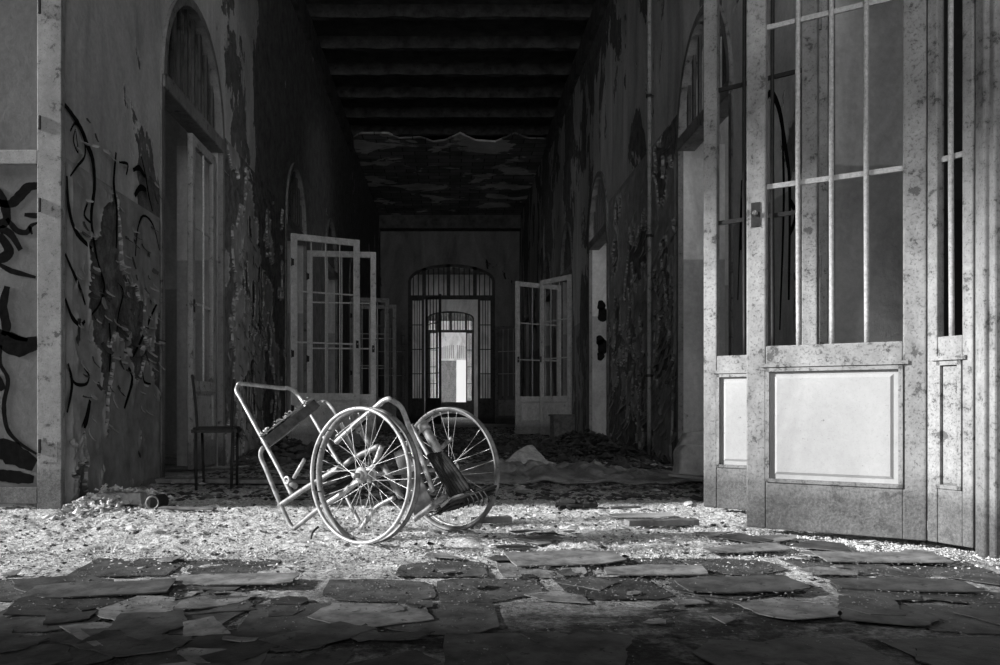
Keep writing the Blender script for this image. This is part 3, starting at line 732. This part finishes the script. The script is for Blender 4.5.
# small ring clamp and stub on the back leg
b_ = NP(238, 380); bm = newbm()
tube(bm, [b_+Vector((0, 0, .022)).copy() if False else b_+(u*math.cos(t)+Vector((0, 0, 1))*math.sin(t))*.016-nv*.012 for t in [2*math.pi*k/18 for k in range(18)]], .006, 8, False, True)
part('clamp_ring', bm, 'chrome')
T('brake_lever', [NP(255, 372, -.01), NP(292, 308, -.01)], .009, 'chrome', False)
T('clamp', [NP(232, 382), NP(262, 402)], .014)
# castor forks hanging below
T('castor_fork', [NP(438, 440, .08), NP(460, 485, .08), NP(483, 530, .08)], .0095, 'chrome')
T('castor_fork', [NP(486, 548, .06), NP(520, 500, .06), NP(545, 470, .06), NP(602, 440, .08)], .0105, 'chrome')
T('castor_fork', [NP(600, 440, .1), NP(560, 455, .08), NP(470, 410, .1), NP(420, 395, .1)], .009, 'hide')
# padded board lying across the frame
a, b = NP(145, 240), FP(318, 108, -.04); dn = Vector((.02, .0, -.036)); bk = u*(-.0)+nv*0
bd = quadslab('seat_board', a, b, b+Vector((.03, 0, -.034)), a+Vector((.03, 0, -.036)), .05, 'strap')
ub = Vector((-.012, -.03, .016))
quadslab('board_top', a+ub*.8, b+ub*.8, b+ub*.2+Vector((.012, 0, .018)), a+ub*.2+Vector((.012, 0, .018)), .016, 'board', bd)
bm = newbm()
for k in range(46):
    t = random.random(); p = a*(1-t)+b*t+Vector((random.uniform(-.02, .02), random.uniform(-.03, .01), .024)); chunk(bm, p, random.uniform(.004, .010), .6, k)
part('debris', bm, 'rub', bd)
# torn seat strips wrapped on the right side and dull footplate
quadslab('footplate', NP(600, 285, .15), NP(645, 262, .15), NP(745, 480, .2), NP(672, 500, .2), .008, 'plate')
for k in range(7):
    f0 = k/6
    s0 = FP(718+50*f0, 292-8*f0, -.12-.02*f0); s1 = FP(800+62*f0, 440-28*f0, -.12-.02*f0)
    T('seat_strip', [s0, (s0*.6+s1*.4)+Vector((0, -.006*(k % 2), .004)), s1], .0095, 'hide', True, wc, 6)
T('footrest_tube', [FP(668, 516, -.25), FP(715, 482, -.22), FP(765, 443, -.2), FP(775, 438, -.19)], .0125, 'steel')
T('footrest_tube', [FP(760, 470, -.2), FP(800, 445, -.17), FP(850, 430, -.12), FP(880, 430, -.1)], .009, 'chrome')
rr = random.Random(12)
for k in range(16):
    f0 = k/15; y_ = rr.uniform(-12, 12)
    T('torn_webbing', [FP(725+rr.uniform(-15, 60), 478+y_+f0*25, -.18), FP(800, 455+y_*1.4+f0*20, -.15+rr.uniform(-.04, .04)), FP(880, 425+y_+f0*22, -.1+rr.uniform(-.04, .04)), FP(955-rr.uniform(0, 40), 400+y_*.6+f0*22, -.04)], [.004, .008, .006, .003], 'hide', True, wc, 6)
for k in range(10):
    t = k/9; T('webbing_tie', [FP(760+150*t, 440-22*t, -.14), FP(775+150*t, 462-20*t, -.16), FP(770+155*t, 490-35*t, -.14)], .0035, 'hide', True, wc, 6)
T('cross_brace', [NP(470, 300, .03), NP(420, 330, .15), NP(370, 352, .22)], .010, 'steel')

# ------------------------------------------------------------------ black chair by the left doorway
ch = tag(empty('metal_chair', (-1.63, 5.95, 0), math.radians(98)), 'thin black metal chair standing by the first left doorway', 'chair')
S = .145
bm = newbm(); box(bm, -S, S, -S, S, .415, .433); obj('seat', bm, 'iron', ch, bev=.01)
bm = newbm(); box(bm, -S-.008, S+.008, -S-.008, S+.008, .395, .418); obj('seat_frame', bm, 'iron', ch)
for sx in (-1, 1):
    for sy in (-1, 1):
        bm = newbm(); tube(bm, [Vector((sx*S, sy*S*.85, .41)), Vector((sx*(S+.03), sy*(S*.8), 0.006))], .010, 8, False); obj('leg', bm, 'iron', ch, True)
for sy in (-1, 1):
    bm = newbm(); tube(bm, [Vector((-S, sy*S*.78, .41)), Vector((-S-.02, sy*S*.84, .6)), Vector((-S-.05, sy*S*.96, .79 if sy > 0 else .76))], .0095, 8); obj('back_post', bm, 'iron', ch, True)

# ------------------------------------------------------------------ loose things on the floor
def plank(name, label, cat, a, b, w, h, mat='wood', z=.012, tilt=0):
    L = (b-a).length; rz = math.atan2(b.y-a.y, b.x-a.x); o_ = (a+b)/2; K = 12; bm = newbm(); R_ = random.Random(hash(label) % 999 if False else len(label))
    rows = []
    for i in range(K+1):
        x = -L/2+L*i/K; j = lambda: R_.uniform(-.08, .08)
        rows.append([bm.verts.new((x+(j()*w if i in (0, K) else 0), y*w/2*(1+j()), z_*h*(1+j()))) for y, z_ in ((-1, 0), (1, 0), (1, 1), (-1, 1))])
    for i in range(K):
        for q in range(4): bm.faces.new((rows[i][q], rows[i][(q+1) % 4], rows[i+1][(q+1) % 4], rows[i+1][q]))
    bm.faces.new(rows[0]); bm.faces.new(rows[-1][::-1])
    o = obj(name, bm, mat, bev=.003); o.location = (o_.x, o_.y, z); o.rotation_euler = (0, tilt, rz); return tag(o, label, cat)
plank('wooden_plank', 'dark flat plank lying in sunlight before the right door leaves', 'plank', G(626, 528), G(697, 527), .07, .028)
plank('wooden_plank', 'short dark stick lying just right of the far wheelchair wheel', 'plank', G(472, 526), G(511, 524.5), .04, .03)
plank('timber_block', 'pale broken timber block against the foot of the left wall', 'block', G(99, 506), G(144, 506), .09, .065, 'board')
plank('wooden_strip', 'long pale wooden strip lying across the corridor behind the wheelchair', 'plank', G(158, 484), G(330, 485), .12, .03, 'wood')
plank('wooden_plank', 'thin board lying near the black chair in the shadow', 'plank', G(160, 511), G(215, 512), .05, .012)
plank('wooden_plank', 'thin dark lath in dust below the crumpled sheet', 'plank', G(610, 511), G(640, 510), .03, .012)
# round can by the timber block
bm = newbm(); c = G(156, 509); tube(bm, [c+Vector((-.0, -.05, .042)), c+Vector((.02, .05, .042))], .040, 20, False)
can = tag(obj('paint_tin', bm, 'iron'), 'small round dark tin lying on its side by the left wall', 'tin')
bm = newbm(); q = c+Vector((-.001, -.053, .042)); tube(bm, [q+Vector((math.cos(t), 0, math.sin(t)))*.034 for t in [k*math.pi/12 for k in range(24)]], .005, 6, False, True); obj('tin_rim', bm, 'steel', can, True)
# little dark twisted scrap
root = tag(empty('scrap', tuple(G(577, 509))), 'small twisted black scrap on the bright dust right of wheelchair', 'scrap')
for k in range(7):
    bm = newbm(); r2 = random.Random(k+40); p = [Vector((r2.uniform(-.13, .13), r2.uniform(-.05, .05), r2.uniform(.008, .05))) for _ in range(4)]; tube(bm, p, .012, 6); obj('fragment', bm, 'hide', root)
bm = newbm(); chunk(bm, (.05, 0, .04), .045, .8, 4); obj('fragment', bm, 'iron', root)
# bent twig by the wheelchair foot
bm = newbm(); g0 = G(311, 541); tube(bm, [g0+Vector((0, 0, .008)), g0+Vector((.005, .01, .035)), g0+Vector((.03, .02, .06))], .005, 6); tag(obj('bent_wire', bm, 'iron'), 'short bent dark wire sticking up beside the wheelchair foot', 'wire')
# pale slab by the right wall
bm = newbm(); a = P(668, 443, 6.8); D = 7.0
prof = [(-.02, 0), (.0, .10), (.01, .22), (.06, .265), (.2, .27), (.38, .26), (.42, .2), (.42, 0)]
r3 = random.Random(2); prof = [(x+r3.uniform(-.006, .006), z) for x, z in prof]
prism(bm, prof, .13, Matrix.Translation((P(669, 476, D).x, 6.9, 0)) @ Matrix.Rotation(math.radians(12), 4, 'Z') @ Matrix.Rotation(math.pi/2, 4, 'X'))
tag(obj('foam_block', bm, 'slab', bev=.015), 'pale upright foam slab on the floor behind the right door leaves', 'block')
bm = newbm(); prism(bm, [(-.2, -.12), (.1, -.16), (.28, 0), (.2, .12), (-.15, .1)], .02, Matrix.Translation(G(690, 480)+Vector((0, 0, .02))) @ Matrix.Rotation(.1, 4, 'Y')); tag(obj('plaster_slab', bm, 'slab'), 'flat pale plaster slab in front of the foam block', 'slab')
bm = newbm(); prism(bm, [(-.18, 0), (.2, 0), (.22, .3), (.1, .36), (-.1, .33), (-.2, .15)], .1, Matrix.Translation(G(697, 470)+Vector((0, .1, 0))) @ Matrix.Rotation(math.pi/2, 4, 'X')); tag(obj('foam_block', bm, 'slab', bev=.02), 'greyer foam slab leaning behind the pale upright one', 'block')
# crumpled plastic sheet and the stiff peak behind it
def sheetgrid(name, label, cat, x0, x1, y0, y1, hf, mat, nx=90, ny=26):
    bm = newbm(); L = []
    for j in range(ny+1):
        row = []
        for i in range(nx+1):
            s, t = i/nx, j/ny; x = x0+(x1-x0)*s; y = y0+(y1-y0)*t
            ed = .16*noise.noise((s*9, t*5, 2)); row.append(bm.verts.new((x+ed*(1 if i in (0, nx) else .3), y+ed*(1.5 if j in (0, ny) else .3), .012+max(0, hf(s, t)))))
        L.append(row)
    for j in range(ny):
        for i in range(nx): bm.faces.new((L[j][i], L[j][i+1], L[j+1][i+1], L[j+1][i]))
    o = obj(name, bm, mat, smooth=True); m = o.modifiers.new('s', 'SOLIDIFY'); m.thickness = .004; return tag(o, label, cat)
def hf(s, t):
    e = math.sin(math.pi*min(1, t*1.15))**.6*min(1, (1-s)*3+.05)*min(1, s*8+.2)
    q = abs(noise.noise((s*6, t*3, 1)))+.6*abs(noise.noise((s*15, t*6, 4)))+.3*abs(noise.noise((s*33, t*14, 7)))
    return e*(.03+.13*q)
sheetgrid('plastic_sheet', 'crumpled grey plastic sheet spread across the corridor floor', 'sheet', P(440, 480, 6.6).x, P(690, 480, 6.8).x, 6.25, 7.4, hf, 'sheet')
bm = newbm()
D = 7.9; ap = P(531, 444, D); b0 = P(494, 470, 7.5); b0.z = .0; b1 = P(553, 468, 7.5); b1.z = 0; b2 = P(548, 470, 8.5); b2.z = 0; b3 = P(500, 470, 8.5); b3.z = 0
vs = [bm.verts.new(v) for v in (b0, b1, b2, b3)]; t1 = bm.verts.new(ap+Vector((-.05, 0, -.01))); t2 = bm.verts.new(ap+Vector((.02, .08, 0)))
for f in ((vs[0], vs[1], t1), (vs[1], vs[2], t2, t1), (vs[2], vs[3], t2), (vs[3], vs[0], t1, t2)): bm.faces.new(f)
bmesh.ops.triangulate(bm, faces=bm.faces); bmesh.ops.subdivide_edges(bm, edges=bm.edges, cuts=5, use_grid_fill=True)
for v in bm.verts: v.co += Vector((noise.noise(v.co*6), noise.noise(v.co*6+Vector((5, 0, 0))), noise.noise(v.co*7)*.6))*.03*(1 if v.co.z > .01 else .2)
tag(obj('bent_board', bm, 'board'), 'pale peaked sheet of board standing behind the plastic sheet', 'board')
# dark open box in front of the right leaves
bx_ = tag(empty('wooden_box', (P(562, 440, 14.0).x, 14.0, 0), math.radians(12)), 'dark square wooden box standing before the right door leaves', 'box')
bm = newbm(); box(bm, -.18, .18, -.10, .10, 0, .40); obj('body', bm, 'wood', bx_, bev=.012)
bm = newbm(); box(bm, -.20, .20, -.12, .12, .40, .43); obj('lid', bm, 'wood', bx_, bev=.008)
bm = newbm()
for (a, b, c, d) in ((-.18, -.14, 0, .4), (.14, .18, 0, .4), (-.14, .14, 0, .04), (-.14, .14, .36, .4)): box(bm, a, b, -.115, -.1, c, d)
obj('frame', bm, 'wood', bx_)
# hanging wire with a lamp holder
y = 15.8; w0 = P(451, 40, y); w0.z = HB+.19
root = tag(empty('hanging_wire', tuple(w0)), 'broken lamp wire hanging from the middle of the beams', 'wire')
e1 = P(450, 72, y)-w0
bm = newbm(); tube(bm, [Vector((0, 0, 0)), Vector((.03, 0, e1.z*.4)), Vector((-.01, 0, e1.z*.8)), e1], .009, 6); obj('wire', bm, 'bar', root)
bm = newbm(); tube(bm, [e1+Vector((0, 0, .03)), e1+Vector((-.02, 0, -.06)), e1+Vector((-.03, 0, -.1))], [.02, .05, .07], 10); obj('lamp_holder', bm, 'white', root)
bm = newbm(); tube(bm, [Vector((.0, 0, e1.z*.3)), Vector((-.1, 0, e1.z*.22)), Vector((-.17, 0, e1.z*.1))], .009, 6); obj('wire', bm, 'bar', root)

# rubble along the walls and corridor
def rubble(name, label, n, fn, smin, smax, mat, flat=.5, seed=1):
    r = random.Random(seed); vs, fs = [], []
    for _ in range(n):
        x, y, z = fn(r); chip(vs, fs, (x, y, z), r.uniform(smin, smax)*(r.random()**1.5+.35), r, flat)
    return stuffmesh(name, vs, fs, mat, label, 'rubble')
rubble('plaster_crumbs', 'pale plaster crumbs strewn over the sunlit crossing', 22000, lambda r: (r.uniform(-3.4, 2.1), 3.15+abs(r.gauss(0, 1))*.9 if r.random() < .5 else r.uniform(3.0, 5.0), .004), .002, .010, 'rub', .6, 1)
rubble('dark_crumbs', 'dark crumbs and splinters mixed into the sunlit dust', 2000, lambda r: (r.uniform(-3.2, 1.6), r.uniform(2.6, 5.0), .008), .003, .016, 'rubd', .5, 31)
rubble('plaster_dust', 'fine plaster dust thinning out over the near floor tiles', 9000, lambda r: (lambda y: (r.uniform(-.62, .68)*y, y, .018 if y < 3.3 else .006))(3.35-1.0*r.random()**1.7), .0015, .006, 'tile2', .5, 77)
rubble('foreground_grit', 'fine grit scattered over the dark foreground tiles', 4000, lambda r: (r.uniform(-1.6, 2.0), r.uniform(1.8, 3.4), .008), .0015, .005, 'tile2', .5, 2)
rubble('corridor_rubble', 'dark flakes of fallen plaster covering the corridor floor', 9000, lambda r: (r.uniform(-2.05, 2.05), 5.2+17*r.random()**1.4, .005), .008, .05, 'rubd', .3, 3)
rubble('corridor_flakes', 'lighter paint flakes among the dark corridor rubble', 1500, lambda r: (r.uniform(-2.05, 2.05), 5.3+15*r.random()**1.3, .015+.05*r.random()*(1 if r.random() < .3 else 0)), .008, .06, 'board', .25, 4)
def pile(cx, cy, rx, ry, h):
    def f(r):
        a = r.random()*6.28; q = math.sqrt(r.random()); x = cx+rx*q*math.cos(a); y = cy+ry*q*math.sin(a); return (min(max(x, -2.05), 2.05), y, h*(1-q)*r.uniform(.3, 1.2))
    return f
rubble('rubble_heap', 'dark heap of broken plaster along the right wall', 3200, pile(1.6, 10.2, .7, 2.6, .26), .015, .075, 'rubd', .6, 5)
rubble('rubble_heap', 'long low heap of debris across the corridor behind the sheet', 3000, pile(.75, 11.5, 1.2, 1.7, .13), .015, .08, 'rubd', .5, 6)
rubble('rubble_heap', 'small heap of dark debris at the foot of the flaking arch', 700, pile(-1.9, 9.6, .5, 1.4, .2), .03, .10, 'rubd', .6, 7)
rubble('wall_rubble', 'crumbled plaster piled at the foot of the left wall corner', 900, pile(-2.05, 5.0, .35, .7, .10), .008, .035, 'rub', .7, 8)
rubble('wall_rubble', 'plaster bits fallen along the bottom of the near right leaves', 1100, lambda r: (lambda t: (1.30+t*.85+r.uniform(-.05, .05), 3.9-t*.72+r.gauss(-.05, .07), .006))(r.random()), .003, .012, 'rub', .6, 9)
# countable broken chunks near the crossing, light ones in sun
for k in range(26):
    r4 = random.Random(k+500); px = r4.uniform(20, 700); py = r4.uniform(504, 532); g_ = G(px, py); s = r4.uniform(.012, .03)
    bm = newbm(); chunk(bm, (0, 0, 0), s, .5, k); o = obj('plaster_chunk', bm, 'rub'); o.location = (g_.x, g_.y, s*.35+.004)
    tag(o, 'thumb sized chunk of plaster lying loose on the sunlit dust', 'chunk', 'loose plaster chunks in the sunlit strip')

# broken floor tiles
def tilemesh(w, d, seed, th=.006, curl=.0):
    r = random.Random(seed); poly = []
    for (sx, sy) in ((-1, -1), (1, -1), (1, 1), (-1, 1)):
        c = Vector((sx*w/2, sy*d/2))
        if r.random() < .6:
            k = r.uniform(.15, .5)
            if sx*sy > 0: poly += [Vector((c.x, c.y-sy*d*k*.7)), Vector((c.x-sx*w*k*.35+r.uniform(-.02, .02), c.y-sy*d*k*.3)), Vector((c.x-sx*w*k, c.y))]
            else: poly += [Vector((c.x-sx*w*k, c.y)), Vector((c.x-sx*w*k*.4+r.uniform(-.02, .02), c.y-sy*d*k*.4)), Vector((c.x, c.y-sy*d*k*.7))]
        else: poly.append(c+Vector((r.uniform(-.012, .012), r.uniform(-.012, .012))))
    out = []
    for i, p in enumerate(poly):
        q = poly[(i+1) % len(poly)]; out.append(p)
        for t in (.33, .66): out.append(p.lerp(q, t)+Vector((r.uniform(-1, 1), r.uniform(-1, 1)))*.006)
    bm = newbm(); a = [bm.verts.new((p.x, p.y, 0)) for p in out]; b = [bm.verts.new((p.x, p.y, th)) for p in out]
    n = len(out); ca = bm.verts.new((0, 0, 0)); cb = bm.verts.new((0, 0, th))
    for i in range(n):
        bm.faces.new((a[i], a[(i+1) % n], b[(i+1) % n], b[i])); bm.faces.new((b[i], b[(i+1) % n], cb)); bm.faces.new((a[(i+1) % n], a[i], ca))
    for v in bm.verts:
        if v not in (ca, cb): v.co.z += curl*(abs(v.co.x)/w*2)**3*(1 if v.co.x > 0 else .2)
    return bm
def shard(w, d, seed, th=.003, curl=.0):
    r = random.Random(seed); n = r.choice([4, 4, 5, 5, 6, 7]); a0 = r.random()*6.28; c = []
    for i in range(n):
        t = a0+2*math.pi*(i+r.uniform(-.28, .28))/n; q = r.uniform(.75, 1.1); c.append(Vector((math.cos(t)*w/2*q, math.sin(t)*d/2*q)))
    out = []
    for i, p in enumerate(c):
        q = c[(i+1) % n]; out.append(p)
        for t in (.2, .4, .6, .8): out.append(p.lerp(q, t)+Vector((r.uniform(-1, 1), r.uniform(-1, 1)))*.014*math.hypot(w, d))
    bm = newbm(); a = [bm.verts.new((p.x, p.y, 0)) for p in out]; b = [bm.verts.new((p.x, p.y, th)) for p in out]
    n = len(out); ca = bm.verts.new((0, 0, 0)); cb = bm.verts.new((0, 0, th))
    for i in range(n):
        bm.faces.new((a[i], a[(i+1) % n], b[(i+1) % n], b[i])); bm.faces.new((b[i], b[(i+1) % n], cb)); bm.faces.new((a[(i+1) % n], a[i], ca))
    for v in bm.verts:
        if v not in (ca, cb): v.co.z += curl*max(0, v.co.x*math.cos(seed)+v.co.y*math.sin(seed))/w*2
    return bm
r = random.Random(11)
def put(bm, mat, x, y, z, tl, rz):
    o = obj('broken_tile', bm, mat); o.location = (x, y, z); o.rotation_euler = (r.gauss(0, tl), r.gauss(0, tl), rz)
    if y < 2.9: tag(o, 'broken dark floor tile lying loose in the shaded foreground', 'tile', 'loose broken floor tiles in the foreground')
    else: tag(o, 'dusty broken floor tile lying loose near the sunlit strip', 'tile', 'loose broken tiles at the edge of the sunlight')
y = 1.62; row = 0
while y < 3.05:          # the tiles still more or less in their rows
    x = -2.2+(.18 if row % 2 else 0)
    while x < 2.0:
        if r.random() < (.8 if y < 2.7 else .4 if x < .1 else .6) and not (x > 1.15 and y > 3.1):
            put(tilemesh(.345*r.uniform(.85, 1.0), .345*r.uniform(.85, 1.0), r.randint(0, 99999), .0025, r.choice([0, .001, .004])), r.choice(['tile', 'tile', 'tile3', 'tile2'] if y > 2.6 else ['tile', 'tile', 'tile3']), x+r.uniform(-.02, .02), y+r.uniform(-.02, .02), r.uniform(.002, .004), .004, r.gauss(0, .06))
        x += .36
    y += .355; row += 1
for k in range(190):    # shards thrown over them
    y = 1.7+2.3*r.random()**1.1; x = r.uniform(-.62, .72)*y*1.0
    if y > 2.9 and x < .1 and (y > 3.2 or r.random() < .8): continue
    if x > .95 and y > 3.95-(x-1.3)*.7-.15: continue
    w = r.choice([.08, .12, .16, .22, .3, .4])*r.uniform(.8, 1.2)
    put(shard(w, w*r.uniform(.5, 1), k+7, .003, r.choice([0, .003, .012])), r.choice(['tile', 'tile2', 'tile3', 'tile'] if y < 3 else ['tile2', 'tile2', 'tile']), x, y, r.uniform(.006, .012)+(.006 if y > 2.9 else 0), .010, r.random()*6.28)
for (px, py, w, d, rz, lab, mat) in [(565, 563, .42, .26, .1, 'pale angular tile slab in the middle of the dusty tile edge', 'tile2'), (880, 562, .42, .2, -.12, 'pale flat slab just below the narrow door panel', 'tile2'), (745, 553, .34, .16, .2, 'pale tile shard under the left corner of the nearest leaf', 'tile2'),
        (655, 575, .34, .16, -.05, 'wide straight edged tile slab below the plank and nearest leaf', 'tile2'), (740, 590, .38, .22, .03, 'large grey tile sheet overlapping others below the big leaf', 'tile'), (235, 585, .4, .16, 0, 'long low tile sheet in the left foreground', 'tile2'), (100, 595, .42, .2, .15, 'wide dim tile sheet at the far left foreground', 'tile'),
        (640, 519, .3, .13, 0, 'thin white paper like flake in the bright dust above the plank', 'panel'), (900, 590, .4, .2, -.2, 'dark grey sheet in the right corner below the door', 'tile')]:
    o = obj('tile_slab', tilemesh(w, d, int(px), .004, .004), mat); g_ = G(px, py); o.location = (g_.x, g_.y, .017); o.rotation_euler = (.01, -.01, rz); tag(o, lab, 'slab')

# ------------------------------------------------------------------ light
W = bpy.data.worlds.new('sky'); bpy.context.scene.world = W; W.use_nodes = True
W.node_tree.nodes['Background'].inputs[0].default_value = (1, 1, 1, 1); W.node_tree.nodes['Background'].inputs[1].default_value = .9
def sun(d, e, ang):
    l = bpy.data.lights.new('sun', 'SUN'); l.energy = e; l.angle = math.radians(ang); o = bpy.data.objects.new('sun', l); C.objects.link(o)
    o.rotation_euler = Vector(d).to_track_quat('-Z', 'Y').to_euler(); o.location = (-12, 3, 6)
bm = newbm(); box(bm, -16, -15, 6.6, 64, 0, 13); box(bm, -16.1, -14.9, 6.5, 64.1, 13, 13.3); tag(obj('wall_sun_blocker', bm, 'wall_room'), kind='structure')  # unseen block added to keep the low sun out of the left windows
sun((1, .06, -.36), 8.5, 4.5)
def area(name, loc, d, sx, sy, e, spread=180):
    l = bpy.data.lights.new(name, 'AREA'); l.shape = 'RECTANGLE'; l.size = sx; l.size_y = sy; l.energy = e; l.spread = math.radians(spread)
    o = bpy.data.objects.new(name, l); C.objects.link(o); o.location = loc; o.rotation_euler = Vector(d).to_track_quat('-Z', 'Z').to_euler()
area('fill_light_back', (-.1, -4.3, 3.9), (0, 1, .12), 3.4, 4.4, 105, 88)  # added fill lamp behind the camera, at an opening invented for it
for (yy, e) in ((8.8, 8), (12.6, 60), (16.2, 60), (19.6, 60)): area('window_light_left', (-6.95, yy, 2.35), (1, 0, -.05), 1.2, 2.4, e)
for (yy, e) in ((6.7, 140), (10.8, 150), (17., 60)): area('window_light_right', (6.95, yy, 2.35), (-1, 0, -.05), 1.0, 2.4, e)
area('hall_fill', (0, 33, 6.7), (0, 0, -1), 4, 8, 75)  # added area lamp under the ceiling to brighten the first far hall
area('end_hall_fill', (0, 51, 6.7), (0, .2, -1), 4, 14, 5500)  # another added ceiling lamp, brightens the last hall and end wall

cam = bpy.data.cameras.new('camera'); co = bpy.data.objects.new('camera', cam); C.objects.link(co)
co.location = (0, 0, H0); co.rotation_euler = (math.pi/2, 0, 0)
cam.sensor_width = 36; cam.lens = 36*F/1000; cam.shift_x = .05; cam.shift_y = (405-332.5)/1000; cam.clip_end = 200
S_ = bpy.context.scene; S_.camera = co
vs_ = S_.view_settings; vs_.view_transform = 'Standard'; vs_.look = 'None'; vs_.gamma = 1; vs_.use_curve_mapping = False; vs_.exposure = 0
